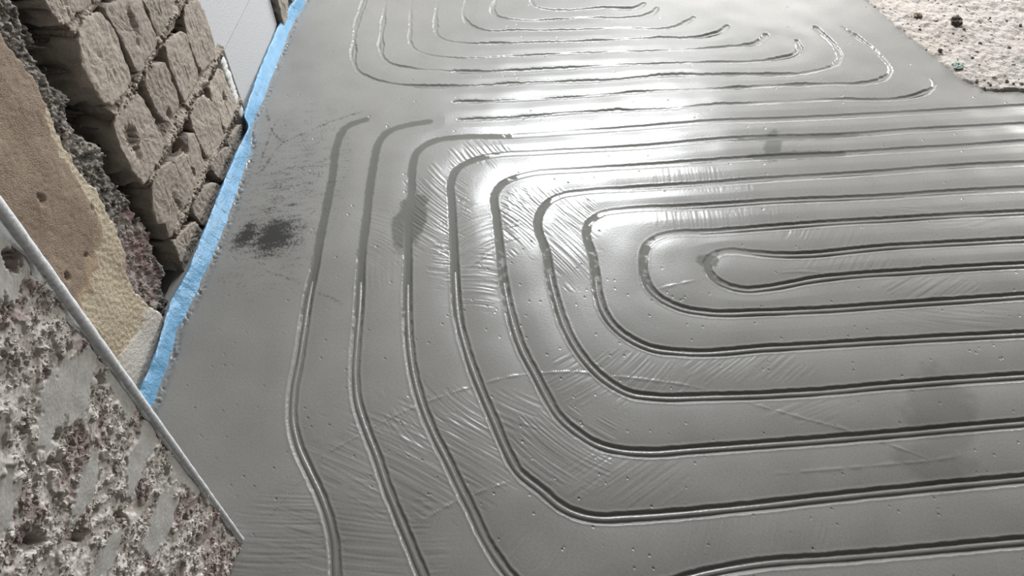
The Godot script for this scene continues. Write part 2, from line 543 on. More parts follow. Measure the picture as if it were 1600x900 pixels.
func build_floor() -> void:
	var floor_node := structure("floor", "freshly floated wet grey screed floor over heating pipe loops")
	var x0 := -0.93
	var dx := 0.003
	var nx := 900
	var zs := PackedFloat32Array()
	var zz := 0.36
	while zz < 2.98:
		zs.append(zz)
		zz += lerpf(0.0022, 0.0036, clampf((zz - 0.5) / 2.2, 0.0, 1.0))
	var nz := zs.size()
	var total := nx * nz
	var dist := PackedFloat32Array()
	dist.resize(total)
	dist.fill(1.0)
	var run := PackedFloat32Array()
	run.resize(total)
	var who := PackedInt32Array()
	who.resize(total)
	who.fill(-1)
	var add := PackedFloat32Array()
	add.resize(total)
	var dirt := PackedFloat32Array()
	dirt.resize(total)
	var reach := 0.066
	for p in pipes:
		var path: PackedVector2Array = p.path
		var id: int = p.id
		var k := 0
		while k < path.size() - 1:
			var k2 := mini(k + 2, path.size() - 1)
			var a := path[k]
			var b := path[k2]
			var ab := b - a
			var ll := maxf(ab.length_squared(), 1e-9)
			var c0 := maxi(0, int((minf(a.x, b.x) - reach - x0) / dx))
			var c1 := mini(nx - 1, int((maxf(a.x, b.x) + reach - x0) / dx))
			var r0 := zs.bsearch(-maxf(a.y, b.y) - reach)
			var r1 := mini(nz - 1, zs.bsearch(-minf(a.y, b.y) + reach))
			for r in range(r0, r1 + 1):
				var z := -zs[r] - a.y
				for cc in range(c0, c1 + 1):
					var x := x0 + cc * dx - a.x
					var t := clampf((x * ab.x + z * ab.y) / ll, 0.0, 1.0)
					var ex := x - ab.x * t
					var ez := z - ab.y * t
					var d := sqrt(ex * ex + ez * ez)
					var at := r * nx + cc
					if d < dist[at]:
						dist[at] = d
						run[at] = (k + t * (k2 - k)) * 0.012
						who[at] = id
			k = k2
	trowel_marks(add, zs, nx, nz, x0, dx)
	raised_lines(add, zs, nx, nz, x0, dx)
	dirt_trails(dirt, zs, nx, nz, x0, dx)
	var v := PackedVector3Array()
	v.resize(total)
	var c := PackedColorArray()
	c.resize(total)
	var slurry := PackedFloat32Array()
	slurry.resize(total)
	var pits := RandomNumberGenerator.new()
	pits.seed = 77
	for r in nz:
		var z := -zs[r]
		var edge := screed_edge(z)
		for cc in nx:
			var at := r * nx + cc
			var x := x0 + cc * dx
			var d := dist[at]
			var h := swell(x, z)
			var fine := noise_a.get_noise_2d(x * 90.0, z * 90.0)
			var tone := 0.235 + 0.015 * noise_b.get_noise_2d(x * 5.0, z * 5.0) + 0.005 * fine
			var brown := 0.0
			var land := 1.0
			if who[at] >= 0:
				var id := who[at]
				var e := exposure(id, run[at], x, z)
				var wav := 0.0007 * noise_a.get_noise_2d(run[at] * 22.0, id * 13.0) + 0.0005 * fine + (0.0 if id < 9 else 0.0016 * noise_a.get_noise_2d(run[at] * 40.0, id * 3.0))
				h -= ((0.0004 + 0.001 * e) * exp(-d * d / 0.00048) + 0.0006 * (1.0 + cos(PI * minf(d, 0.0625) / 0.0625))) * (1.0 if id < 9 else 0.45)
				var rim := lerpf(0.0112 if id < 9 else 0.0066, 0.0126 if id < 9 else 0.0115, smoothstep(0.42, 0.72, e)) + wav
				var g := 1.0 - smoothstep(rim - 0.0035, rim, d)
				h -= (0.0044 if id < 9 else 0.006) * e * g
				h += 0.0007 * e * exp(-pow((d - rim - 0.002) / 0.0022, 2.0))
				land = smoothstep(rim - 0.001, rim + 0.005, d)
				var wet := 1.0 - smoothstep(0.0105, 0.0135, d + wav * 1.5)
				brown = wet * wet_share(id, x, z)
			h += add[at] * land
			# damp blotches of slurry, each with an outline of its own
			brown = maxf(brown, blotches(x, z, fine))
			tone = lerpf(tone, 0.125, brown)
			slurry[at] = brown
			# mortar fringe along the foam strip
			var from_edge := x - edge
			if from_edge < 0.05:
				var crumb := noise_b.get_noise_2d(x * 60.0, z * 60.0)
				var fringe := exp(-pow((from_edge - 0.002) / 0.008, 2.0))
				var broken := smoothstep(-0.15, 0.3, noise_b.get_noise_2d(x * 9.0, z * 9.0))
				h += fringe * (-0.002 + (0.001 + 0.0025 * broken) * crumb)
				tone = lerpf(tone, 0.2 + 0.22 * crumb, fringe * (0.2 + 0.6 * broken))
			# charcoal dirt trodden into the screed near the foam strip: a grainy patch, trails and scratches
			if x < -0.38 and z < -1.1:
				tone = lerpf(tone, 0.03, clampf(smear(x, z) + dirt[at], 0.0, 0.92))
			if pits.randf() < (0.0018 if z > -1.25 else 0.0007) and land > 0.9 and from_edge > 0.02:
				h -= pits.randf_range(0.0008, 0.003)
			v[at] = Vector3(x, h, z)
			c[at] = Color(tone, tone * lerpf(0.99, 0.98, brown), tone * lerpf(0.95, 0.89, brown))
	var whole := sheet(v, c, nz, nx, true)
	var arrays := whole.surface_get_arrays(0)
	var normals: PackedVector3Array = arrays[Mesh.ARRAY_NORMAL]
	# two materials: the floated screed, and the bands and blotches of matt wet slurry
	var all := grid_index(nz, nx, true)
	var dry := PackedInt32Array()
	var wet_v := PackedVector3Array()
	var wet_n := PackedVector3Array()
	var wet_c := PackedColorArray()
	for t in range(0, all.size(), 3):
		if slurry[all[t]] + slurry[all[t + 1]] + slurry[all[t + 2]] < 1.5:
			dry.append(all[t])
			dry.append(all[t + 1])
			dry.append(all[t + 2])
			continue
		for j in 3:
			var i := all[t + j]
			wet_v.append(v[i])
			wet_n.append(normals[i])
			wet_c.append(c[i])
	put("slurry_bands", array_mesh(wet_v, wet_n, wet_c, PackedInt32Array(range(wet_v.size()))), mats.wet_slurry, floor_node).set_meta("label", "darker matt wet slurry in bands and blotches")
	var top := put("screed", array_mesh(v, normals, c, dry), mats.screed, floor_node)
	top.set_meta("label", "wet grey screed with pipe grooves and trowel marks")
	# the rest of the floor, out of the picture
	var far_v := Color(0.235, 0.2325, 0.223)
	var st := SurfaceTool.new()
	st.begin(Mesh.PRIMITIVE_TRIANGLES)
	add_box(st, Vector3(-1.2, -0.1, -6.4), Vector3(4.2, -0.001, -2.975))
	add_box(st, Vector3(-1.2, -0.1, -0.362), Vector3(4.2, -0.001, 2.6))
	add_box(st, Vector3(1.765, -0.1, -2.975), Vector3(4.2, -0.001, -0.362))
	add_box(st, Vector3(-1.2, -0.1, -2.975), Vector3(-0.927, -0.012, -0.362))
	put("outer_screed", st.commit(), tint(mats.screed, far_v), floor_node)


# bands of wet slurry, darker than the floated screed, that fill the left bends of the near loops
func wet_share(id: int, x: float, z: float) -> float:
	if id < 9:
		var cut: float = [-0.2, -0.2, -0.1, -0.16, -0.09, 0.03, 0.14, 0.28, 0.44][id]
		var ragged := 0.05 * noise_b.get_noise_2d(x * 30.0, z * 30.0)
		return (1.0 - smoothstep(cut - 0.015, cut + 0.015, x + ragged)) * (1.0 - smoothstep(-1.14, -1.08, z + 2.0 * ragged))
	return 0.0


func blotches(x: float, z: float, fine: float) -> float:
	var p := Vector2(x, z)
	var w := 0.0
	if x < -0.25 and x > -0.48 and z < -1.28 and z > -1.62:
		w = far_box(p, Vector2(-0.36, -1.44), Vector2(0.055, 0.14), 0.1)
	elif x > 0.6 and z > -1.05 and z < -0.65:
		w = maxf(far_box(p, Vector2(0.86, -0.9), Vector2(0.11, 0.17), 0.3) * 0.6, far_box(p, Vector2(0.81, -0.77), Vector2(0.12, 0.09), 0.0) * 0.5)
		return smoothstep(0.1, 0.32, w + 0.1 * noise_b.get_noise_2d(x * 14.0, z * 14.0)) * 0.45 if w > 0.0 else 0.0
	elif x > 0.5 and x < 1.05 and z < -1.66 and z > -1.86:
		w = maxf(maxf(0.8 * far_box(p, Vector2(0.655, -1.77), Vector2(0.035, 0.1), 0.25), far_box(p, Vector2(0.72, -1.735), Vector2(0.2, 0.022), -0.09)), far_box(p, Vector2(0.74, -1.815), Vector2(0.26, 0.016), -0.09))
	elif x > 0.35 and x < 0.48 and z < -1.2 and z > -1.4:
		w = far_box(p, Vector2(0.415, -1.32), Vector2(0.035, 0.03), 0.0)
	if w <= 0.0:
		return 0.0
	return smoothstep(0.12, 0.3, w + 0.16 * noise_b.get_noise_2d(x * 22.0, z * 22.0) + 0.05 * fine)


func smear(x: float, z: float) -> float:
	var p := Vector2(x, z)
	var w := 0.8 * maxf(far_box(p, Vector2(-0.71, -1.375), Vector2(0.095, 0.105), 0.5), far_box(p, Vector2(-0.785, -1.375), Vector2(0.045, 0.075), 0.2))
	w = maxf(w, 0.2 * far_box(p, Vector2(-0.69, -1.60), Vector2(0.05, 0.16), 0.0))
	w = maxf(w, 0.16 * far_box(p, Vector2(-0.72, -1.55), Vector2(0.17, 0.4), 0.0))
	if w <= 0.0:
		return 0.0
	var grit := noise_b.get_noise_2d(x * 110.0, z * 90.0) + 0.8 * noise_b.get_noise_2d(x * 14.0 + z * 9.0, z * 34.0)
	return 0.92 * smoothstep(0.12, 0.9, w * 1.6 + 0.42 * grit)


# combed strokes of the float: centre x, z, half length, half width, direction in degrees, spacing in mm, height in mm
func trowel_marks(add: PackedFloat32Array, zs: PackedFloat32Array, nx: int, nz: int, x0: float, dx: float) -> void:
	var strokes := [
		[-0.257, -0.748, 0.20, 0.12, 26, 13, 0.35],
		[-0.349, -0.580, 0.16, 0.09, 6, 12, 0.3],
		[-0.171, -0.842, 0.16, 0.09, 36, 13, 0.3],
		[-0.498, -0.568, 0.10, 0.09, -1, 10, 0.35],
		[0.171, -0.959, 0.17, 0.06, -43, 11, 0.3],
		[-0.305, -1.491, 0.08, 0.17, 43, 11, 0.4],
		[-0.177, -1.398, 0.09, 0.11, -37, 10, 0.4],
		[-0.061, -1.448, 0.06, 0.11, 45, 10, 0.4],
		[0.084, -1.500, 0.05, 0.06, 50, 9, 0.4],
		[0.066, -1.358, 0.06, 0.12, 52, 11, 0.3],
		[-0.165, -1.233, 0.07, 0.09, 4, 12, 0.3],
		[0.787, -1.323, 0.13, 0.03, -57, 16, 0.4],
		[0.762, -1.423, 0.13, 0.04, -63, 14, 0.3],
		[0.935, -1.239, 0.11, 0.05, -35, 16, 0.45],
		[0.173, -0.719, 0.12, 0.06, -37, 10, 0.25],
		[0.050, -0.780, 0.11, 0.08, 36, 11, 0.35],
		[0.423, -1.624, 0.20, 0.04, -91, 9, 0.16],
		[0.667, -1.523, 0.16, 0.04, -85, 12, 0.16],
		[0.505, -1.463, 0.22, 0.04, -90, 12, 0.2],
		[0.454, -1.003, 0.15, 0.04, -41, 11, 0.3],
		[0.574, -0.890, 0.09, 0.03, -24, 12, 0.25],
		[-0.192, -1.733, 0.07, 0.06, 57, 9, 0.45],
		[-0.003, -1.536, 0.10, 0.05, 54, 9, 0.3],
		[0.406, -0.594, 0.15, 0.06, -72, 12, 0.25],
		[0.050, -0.569, 0.10, 0.04, -62, 11, 0.18],
		[-0.259, -1.294, 0.03, 0.07, 6, 9, 0.3],
		[-0.423, -1.403, 0.07, 0.12, 29, 10, 0.15],
		[0.981, -1.146, 0.15, 0.04, 6, 14, 0.2],
		[1.060, -1.489, 0.14, 0.05, -10, 14, 0.2],
		[-0.402, -1.268, 0.06, 0.06, -97, 12, 0.15],
	]
	var n := 0
	for s in strokes:
		n += 1
		var c := Vector2(s[0], s[1])
		var r := maxf(s[2], s[3]) * 1.25
		var turn := deg_to_rad(s[4])
		var along := Vector2(cos(turn), sin(turn))
		var r0 := zs.bsearch(-c.y - r)
		var r1 := mini(nz - 1, zs.bsearch(-c.y + r))
		var c0 := maxi(0, int((c.x - r - x0) / dx))
		var c1 := mini(nx - 1, int((c.x + r - x0) / dx))
		var bend := rng.randf_range(-1.5, 1.5)
		for row in range(r0, r1 + 1):
			for col in range(c0, c1 + 1):
				var p := Vector2(x0 + col * dx, -zs[row]) - c
				var w := 1.0 - Vector2(p.x / (s[2] * 1.25), p.y / (s[3] * 1.25)).length()
				w += 0.3 * noise_a.get_noise_2d(p.x * 14.0, p.y * 14.0 + n * 7.0)
				if w <= 0.0:
					continue
				var u := p.dot(along)
				var q := -p.x * along.y + p.y * along.x + bend * u * u
				var f: float = 1000.0 / s[5]
				var comb := noise_a.get_noise_2d(q * f * 1.05, u * 4.0 + n * 11.0) + 0.6 * noise_a.get_noise_2d(q * f * 2.4, u * 6.0 + n * 3.0)
				add[row * nx + col] += s[6] * 0.0010 * comb * smoothstep(0.0, 0.35, w)


func stroke(field: PackedFloat32Array, flat: PackedFloat32Array, width: float, amount: float, grit: float, zs: PackedFloat32Array, nx: int, nz: int, x0: float, dx: float) -> void:
	var path := smooth_path(flat, 0.006)
	var best := {}
	for k in path.size():
		var a := path[k]
		var w := width * (0.7 + 0.5 * noise_a.get_noise_2d(k * 0.15, flat[0] * 40.0))
		var ends := minf(1.0, minf(k, path.size() - 1 - k) / 8.0)
		var rad := width * 2.6
		var r0 := zs.bsearch(-a.y - rad)
		var r1 := mini(nz - 1, zs.bsearch(-a.y + rad))
		for row in range(r0, r1 + 1):
			for col in range(maxi(0, int((a.x - rad - x0) / dx)), mini(nx - 1, int((a.x + rad - x0) / dx)) + 1):
				var d := Vector2(x0 + col * dx, -zs[row]).distance_squared_to(a)
				var g := ends * exp(-d / (w * w))
				if grit > 0.0:
					g *= clampf(0.5 + grit * noise_b.get_noise_2d((x0 + col * dx) * 80.0, zs[row] * 80.0), 0.0, 1.0)
				var at := row * nx + col
				if g > best.get(at, 0.0):
					best[at] = g
	for at in best:
		field[at] += amount * best[at]


func raised_lines(add: PackedFloat32Array, zs: PackedFloat32Array, nx: int, nz: int, x0: float, dx: float) -> void:
	# thin ridges left where two strokes of the float meet
	for flat in [
		[ -0.550, -0.584, -0.492, -0.683, -0.465, -0.729, -0.387, -0.793, -0.285, -0.864, -0.248, -0.884, -0.162, -0.923, -0.035, -0.962, 0.042, -0.969, 0.088, -0.971, 0.139, -0.965, 0.256, -0.954, 0.347, -0.940, 0.376, -0.931 ],
		[ 0.443, -0.908, 0.564, -0.868, 0.670, -0.837, 0.715, -0.818, 0.809, -0.777 ],
		[ 0.470, -0.736, 0.580, -0.749, 0.726, -0.767, 0.823, -0.780, 0.874, -0.792 ],
		[ -0.247, -0.595, -0.162, -0.656, -0.043, -0.707 ],
		[ 0.558, -1.280, 0.638, -1.289, 0.747, -1.286 ],
		[ 0.277, -1.220, 0.398, -1.259 ],
		[ 1.147, -2.357, 1.195, -2.369, 1.173, -2.330 ],
		[ 1.096, -2.298, 1.112, -2.280 ],
	]:
		stroke(add, PackedFloat32Array(flat), 0.0034, 0.0012, 0.0, zs, nx, nz, x0, dx)


func dirt_trails(dirt: PackedFloat32Array, zs: PackedFloat32Array, nx: int, nz: int, x0: float, dx: float) -> void:
	# thin trails of black grit
	for flat in [
		[ -0.873, -1.931, -0.824, -1.813, -0.767, -1.746 ],
		[ -0.811, -1.884, -0.824, -1.813, -0.819, -1.607 ],
		[ -0.550, -1.915, -0.630, -1.869, -0.715, -1.803, -0.779, -1.748, -0.815, -1.594 ],
		[ -0.715, -1.260, -0.675, -1.243, -0.597, -1.220 ],
		[ -0.675, -1.243, -0.589, -1.206 ],
		[ -0.566, -1.190, -0.514, -1.169, -0.477, -1.142 ],
		[ -0.782, -1.466, -0.750, -1.479, -0.633, -1.507 ],
		[ -0.788, -1.454, -0.715, -1.480 ],
		[ -0.787, -1.555, -0.631, -1.585 ],
		[ -0.668, -1.283, -0.599, -1.307 ],
		[ -0.643, -1.433, -0.613, -1.495 ],
	]:
		stroke(dirt, PackedFloat32Array(flat), 0.0042, 0.9, 1.6, zs, nx, nz, x0, dx)


# ---------------------------------------------------------------- left wall

# left wall outlines in metres along the wall (z) and up (y)
func torn_edge(y: float) -> float:
	return interp(PackedFloat32Array([0.0, -1.066, 0.033, -1.071, 0.096, -1.053, 0.167, -1.038, 0.221, -1.047, 0.271, -1.075, 0.324, -1.087, 0.413, -1.094, 0.456, -1.084, 0.504, -1.08, 0.548, -1.082, 0.595, -1.091, 0.68, -1.099, 0.731, -1.089, 0.767, -1.084, 1.0, -1.1, 1.4, -1.08]), y)


func brick_start(y: float) -> float:
	# where the broken ends of the bricks begin, beyond the chase
	return interp(PackedFloat32Array([0.0, -1.25, 0.09, -1.255, 0.11, -1.27, 0.2, -1.245, 0.28, -1.262, 0.36, -1.247, 0.44, -1.262, 0.5, -1.262, 0.6, -1.255, 0.67, -1.262, 0.74, -1.245, 1.4, -1.25]), y)


func build_left_wall() -> void:
	var wall := structure("wall_left", "old brick wall stripped of plaster, with a chase and white concrete blocks")
	put("core", box_mesh(Vector3(-1.2, -0.2, -6.4), Vector3(-1.04, 2.6, 2.6)), tint(mats.shell, Color(0.42, 0.38, 0.34)), wall)
	put("far_plaster", box_mesh(Vector3(-1.05, -0.1, -6.4), Vector3(-0.915, 2.6, -2.5), 0.004), tint(mats.shell, Color(0.5, 0.48, 0.45)), wall)
	put("upper_plaster", box_mesh(Vector3(-1.05, 0.92, -2.5), Vector3(-0.91, 2.6, -0.9), 0.004), tint(mats.shell, Color(0.45, 0.41, 0.36)), wall)
	mortar_backing(wall)
	build_bricks(wall)
	build_blocks(wall)
	build_plaster(wall)
	crumbs(wall)


func backing(z: float, y: float, colour := false) -> Variant:
	# the rough mortar behind and between the bricks: its x, or its colour
	var bs := brick_start(y)
	var te := torn_edge(y)
	var lump := noise_b.get_noise_3d(z * 26.0, y * 26.0, 2.0)
	var grit := noise_a.get_noise_2d(z * 120.0, y * 120.0)
	var big := noise_a.get_noise_2d(z * 9.0, y * 9.0 + 4.0)
	var cell := noise_cell.get_noise_2d(z * 75.0, y * 75.0)
	var x := WALL_X
	var tone := Color(0.3, 0.26, 0.215)
	if z > bs - 0.015:
		# the chase: rough mortar beside the plaster, a deep slot at the bricks
		var t := clampf((z - te) / (bs - te), 0.0, 1.0)
		x = WALL_X - 0.018 - 0.085 * smoothstep(0.42, 0.85, t + 0.2 * big) + 0.012 * lump - 0.012 * cell + 0.003 * grit
		tone = Color(0.085, 0.078, 0.07).lerp(Color(0.24, 0.225, 0.205), smoothstep(-0.15, 0.3, lump + 0.3 * grit))
		# broken red brick low down in the chase
		var red := far_box(Vector2(z, y), Vector2(-1.15, 0.17), Vector2(0.085, 0.14), 0.25)
		red = smoothstep(0.05, 0.25, red + 0.3 * lump)
		if red > 0.0:
			x = lerpf(x, WALL_X - 0.028 + 0.012 * lump + 0.025 * (z + 1.13) + 0.002 * grit, red)
			tone = tone.lerp(Color(0.25, 0.215, 0.2).lerp(Color(0.22, 0.155, 0.155), smoothstep(-0.1, 0.35, noise_b.get_noise_2d(z * 16.0, y * 16.0))), red)
	else:
		# joints: bed joints nearly full, upright joints raked out
		var bed := 0.0
		for level in [0.088, 0.262, 0.456, 0.655, 0.85]:
			var d: float = y - level - 0.05 * (z + 1.5) * (1.0 if level < 0.3 else -0.3)
			bed = maxf(bed, exp(-d * d / 0.0008))
		x = WALL_X - 0.045 + 0.041 * bed + 0.005 * lump + 0.002 * grit - 0.004 * cell
		tone = Color(0.29, 0.252, 0.212).lerp(Color(0.345, 0.305, 0.262), clampf(bed * 0.6 + lump, 0.0, 1.0))
		if z < -1.86:
			x = WALL_X - 0.06 + 0.006 * lump
	return tone if colour else x


func mortar_backing(wall: Node3D) -> void:
	var step := 0.004
	var cols := 375   # along -z from -1.02
	var rows := 248   # up from -0.06
	var v := PackedVector3Array()
	var c := PackedColorArray()
	v.resize(cols * rows)
	c.resize(cols * rows)
	for r in rows:
		var y := -0.06 + r * step
		for k in cols:
			var z := -1.02 - k * step
			v[r * cols + k] = Vector3(backing(z, y), y, z)
			c[r * cols + k] = backing(z, y, true)
	var o := put("mortar_bed", sheet(v, c, rows, cols, true), mats.mortar, wall)
	o.set_meta("label", "rough crumbly mortar and chase behind the bricks")


func build_bricks(wall: Node3D) -> void:
	var outlines := [
		[-1.247, 0.739, -1.330, 0.692, -1.326, 0.683, -1.302, 0.675, -1.289, 0.674, -1.268, 0.681, -1.257, 0.690, -1.249, 0.720],
		[-1.287, 0.650, -1.326, 0.653, -1.367, 0.641, -1.383, 0.631, -1.392, 0.609, -1.399, 0.583, -1.399, 0.551, -1.395, 0.520, -1.388, 0.479, -1.377, 0.472, -1.333, 0.474, -1.287, 0.482, -1.262, 0.507, -1.257, 0.538, -1.255, 0.563, -1.253, 0.603, -1.266, 0.629],
		[-1.398, 0.630, -1.419, 0.630, -1.464, 0.616, -1.547, 0.570, -1.544, 0.542, -1.548, 0.511, -1.544, 0.484, -1.545, 0.465, -1.523, 0.461, -1.485, 0.469, -1.462, 0.474, -1.450, 0.463, -1.412, 0.476, -1.411, 0.517, -1.409, 0.566, -1.402, 0.602],
		[-1.557, 0.564, -1.566, 0.527, -1.560, 0.507, -1.566, 0.475, -1.571, 0.452, -1.595, 0.449, -1.626, 0.443, -1.654, 0.438, -1.676, 0.463, -1.687, 0.490],
		[-1.806, 0.421, -1.818, 0.402, -1.821, 0.374, -1.821, 0.331, -1.816, 0.294, -1.800, 0.262, -1.753, 0.268, -1.704, 0.281, -1.691, 0.305, -1.689, 0.339, -1.691, 0.380, -1.701, 0.412, -1.713, 0.433, -1.734, 0.443, -1.773, 0.436],
		[-1.449, 0.454, -1.482, 0.447, -1.528, 0.420, -1.535, 0.394, -1.528, 0.370, -1.533, 0.339, -1.520, 0.315, -1.501, 0.306, -1.455, 0.307, -1.436, 0.328, -1.423, 0.353, -1.423, 0.377, -1.423, 0.404, -1.425, 0.437],
		[-1.576, 0.435, -1.614, 0.432, -1.670, 0.416, -1.691, 0.389, -1.682, 0.357, -1.687, 0.302, -1.672, 0.278, -1.625, 0.279, -1.563, 0.285, -1.560, 0.310, -1.560, 0.338, -1.562, 0.367, -1.561, 0.400, -1.563, 0.423],
		[-1.749, 0.226, -1.790, 0.225, -1.813, 0.205, -1.807, 0.175, -1.811, 0.142, -1.819, 0.112, -1.815, 0.084, -1.777, 0.080, -1.746, 0.082, -1.700, 0.094, -1.693, 0.111, -1.698, 0.139, -1.698, 0.162, -1.690, 0.199, -1.697, 0.222, -1.716, 0.229],
		[-1.563, 0.247, -1.588, 0.255, -1.621, 0.251, -1.658, 0.234, -1.680, 0.201, -1.694, 0.158, -1.686, 0.117, -1.678, 0.085, -1.647, 0.074, -1.601, 0.083, -1.565, 0.105, -1.557, 0.140, -1.554, 0.179, -1.552, 0.217],
		[-1.692, 0.056, -1.739, 0.050, -1.795, 0.032, -1.815, -0.010, -1.761, -0.013, -1.698, -0.006, -1.684, 0.025],
		[-1.268, 0.452, -1.306, 0.456, -1.337, 0.457, -1.371, 0.445, -1.395, 0.424, -1.397, 0.381, -1.400, 0.324, -1.402, 0.288, -1.378, 0.279, -1.337, 0.278, -1.301, 0.281, -1.256, 0.286, -1.249, 0.321, -1.245, 0.360, -1.246, 0.402, -1.252, 0.440],
		[-1.515, 0.217, -1.547, 0.197, -1.544, 0.155, -1.543, 0.117, -1.543, 0.101, -1.508, 0.100, -1.471, 0.097, -1.441, 0.100, -1.402, 0.098, -1.396, 0.122, -1.398, 0.152, -1.406, 0.201, -1.404, 0.221, -1.429, 0.218, -1.457, 0.206, -1.481, 0.195],
		[-1.312, 0.267, -1.342, 0.258, -1.386, 0.236, -1.400, 0.218, -1.396, 0.187, -1.395, 0.149, -1.395, 0.116, -1.388, 0.100, -1.356, 0.113, -1.333, 0.115, -1.313, 0.097, -1.262, 0.104, -1.271, 0.151, -1.243, 0.172, -1.252, 0.216, -1.288, 0.253],
		[-1.256, 0.095, -1.315, 0.075, -1.369, 0.053, -1.386, -0.003, -1.355, -0.010, -1.293, -0.007, -1.248, -0.005, -1.251, 0.031, -1.254, 0.061],
		[-1.621, 0.073, -1.683, 0.042, -1.686, -0.005, -1.620, 0.001, -1.572, 0.010, -1.554, 0.050, -1.545, 0.092, -1.579, 0.090],
		[-1.435, 0.079, -1.481, 0.070, -1.526, 0.047, -1.551, 0.008, -1.544, -0.005, -1.481, -0.006, -1.409, -0.007, -1.394, 0.025, -1.386, 0.068, -1.396, 0.083],
		[-2.345, 0.2, -2.43, 0.19, -2.44, 0.1, -2.435, -0.01, -2.384, -0.02, -2.345, -0.015, -2.339, 0.065],
	]
	# pits knocked into brick faces: z, y, size along z, size along y, depth
	var pits := [[-1.478, 0.558, 0.013, 0.034, 0.012], [-1.462, 0.515, 0.008, 0.012, 0.006], [-1.293, 0.385, 0.026, 0.034, 0.016], [-1.285, 0.345, 0.014, 0.02, 0.007], [-1.477, 0.2, 0.012, 0.014, 0.016], [-1.47, 0.136, 0.009, 0.018, 0.012], [-1.763, 0.153, 0.01, 0.016, 0.014], [-1.345, 0.16, 0.006, 0.03, 0.006], [-1.35, 0.13, 0.008, 0.02, 0.01], [-1.462, 0.322, 0.01, 0.016, 0.012]]
	# one more course above the picture
	for k in 4:
		var z := -1.3 - 0.15 * k
		outlines.append([z, 0.83, z - 0.07, 0.835, z - 0.135, 0.825, z - 0.14, 0.74, z - 0.135, 0.665 - 0.02 * k, z - 0.07, 0.66 - 0.02 * k, z, 0.68 - 0.01 * k, z - 0.005, 0.75])
	var n := 0
	for o in outlines:
		n += 1
		var mesh := brick_mesh(PackedFloat32Array(o), n, pits)
		put("brick", mesh, mats.brick, wall)


func brick_mesh(flat: PackedFloat32Array, n: int, pits: Array) -> ArrayMesh:
	# outline rounded, then closed by rings that shrink towards the middle of the face
	var raw := PackedVector2Array()
	for k in flat.size() / 2:
		raw.append(Vector2(flat[2 * k], flat[2 * k + 1]))
	var area := 0.0
	for k in raw.size():
		area += raw[k].cross(raw[(k + 1) % raw.size()])
	if area < 0.0:
		raw.reverse()
	for pass_no in 2:
		var cut := PackedVector2Array()
		for k in raw.size():
			var a := raw[k]
			var b := raw[(k + 1) % raw.size()]
			cut.append(a.lerp(b, 0.13))
			cut.append(a.lerp(b, 0.87))
		raw = cut
	var m := 72
	var ring := PackedVector2Array()
	var total := 0.0
	for k in raw.size():
		total += raw[k].distance_to(raw[(k + 1) % raw.size()])
	var step := total / m
	var at := 0.0
	var want := 0.0
	for k in raw.size():
		var a := raw[k]
		var b := raw[(k + 1) % raw.size()]
		var len := a.distance_to(b)
		while want < at + len and ring.size() < m:
			ring.append(a.lerp(b, (want - at) / len))
			want += step
		at += len
	while ring.size() < m:
		ring.append(raw[0])
	var mid := Vector2.ZERO
	for p in ring:
		mid += p / m
	for k in m:
		var j := 0.0022 * noise_a.get_noise_2d(k * 0.9, n * 13.0) + 0.0014 * noise_a.get_noise_2d(k * 2.7, n * 7.0)
		ring[k] += (ring[k] - mid).normalized() * (j + 0.003)
	var face_x := WALL_X + 0.004 * noise_a.get_noise_2d(n * 3.3, 0.0)
	var lean_z := 0.05 * noise_a.get_noise_2d(n * 5.1, 4.0)
	var lean_y := 0.05 * noise_a.get_noise_2d(n * 2.7, 8.0)
	var scales := [1.0, 1.0, 1.0, 1.0, 1.0, 0.992, 0.98, 0.94, 0.88, 0.82, 0.75, 0.68, 0.6, 0.52, 0.44, 0.36, 0.28, 0.2, 0.1]
	var depths := [0.095, 0.07, 0.045, 0.022, 0.005, 0.0018, 0.0005]
	var tone := 0.9 + 0.16 * noise_a.get_noise_2d(n * 9.7, 2.0)
	var base := Color(0.36 * tone, 0.32 * tone, 0.277 * tone)
	var v := PackedVector3Array()
	var c := PackedColorArray()
	for s in scales.size():
		for k in m + 1:
			var p: Vector2 = mid.lerp(ring[k % m], scales[s])
			var back: float = depths[s] if s < depths.size() else 0.0
			var x := face_x - back
			if s > 0 and s < 4:
				# broken flanks
				p += (p - mid).normalized() * (0.026 * noise_b.get_noise_3d(p.x * 24.0, p.y * 24.0, back * 30.0 + n) - 0.006)
			elif s > 3:
				x += lean_z * (p.x - mid.x) + lean_y * (p.y - mid.y)
				x += 0.0017 * noise_b.get_noise_2d(p.x * 18.0 + n, p.y * 12.0) + 0.0012 * noise_b.get_noise_2d(p.x * 70.0, p.y * 40.0 + n)
				# tool strokes scored upright into the soft brick
				var score := noise_a.get_noise_2d(p.x * 110.0 + p.y * 14.0, p.y * 9.0 + n)
				x -= 0.0022 * smoothstep(0.45, 0.8, score)
				for q in pits:
					var d := Vector2((p.x - q[0]) / q[2], (p.y - q[1]) / q[3]).length() + 0.25 * noise_a.get_noise_2d(p.x * 90.0, p.y * 90.0)
					x -= q[4] * (1.0 - smoothstep(0.55, 1.0, d))
			v.append(Vector3(x, p.y, p.x))
			var f := 1.0 + 0.1 * noise_b.get_noise_2d(p.x * 25.0, p.y * 25.0 + n)
			c.append(Color(base.r * f, base.g * f, base.b * f))
	return closed_rings(v, c, scales.size(), m + 1)


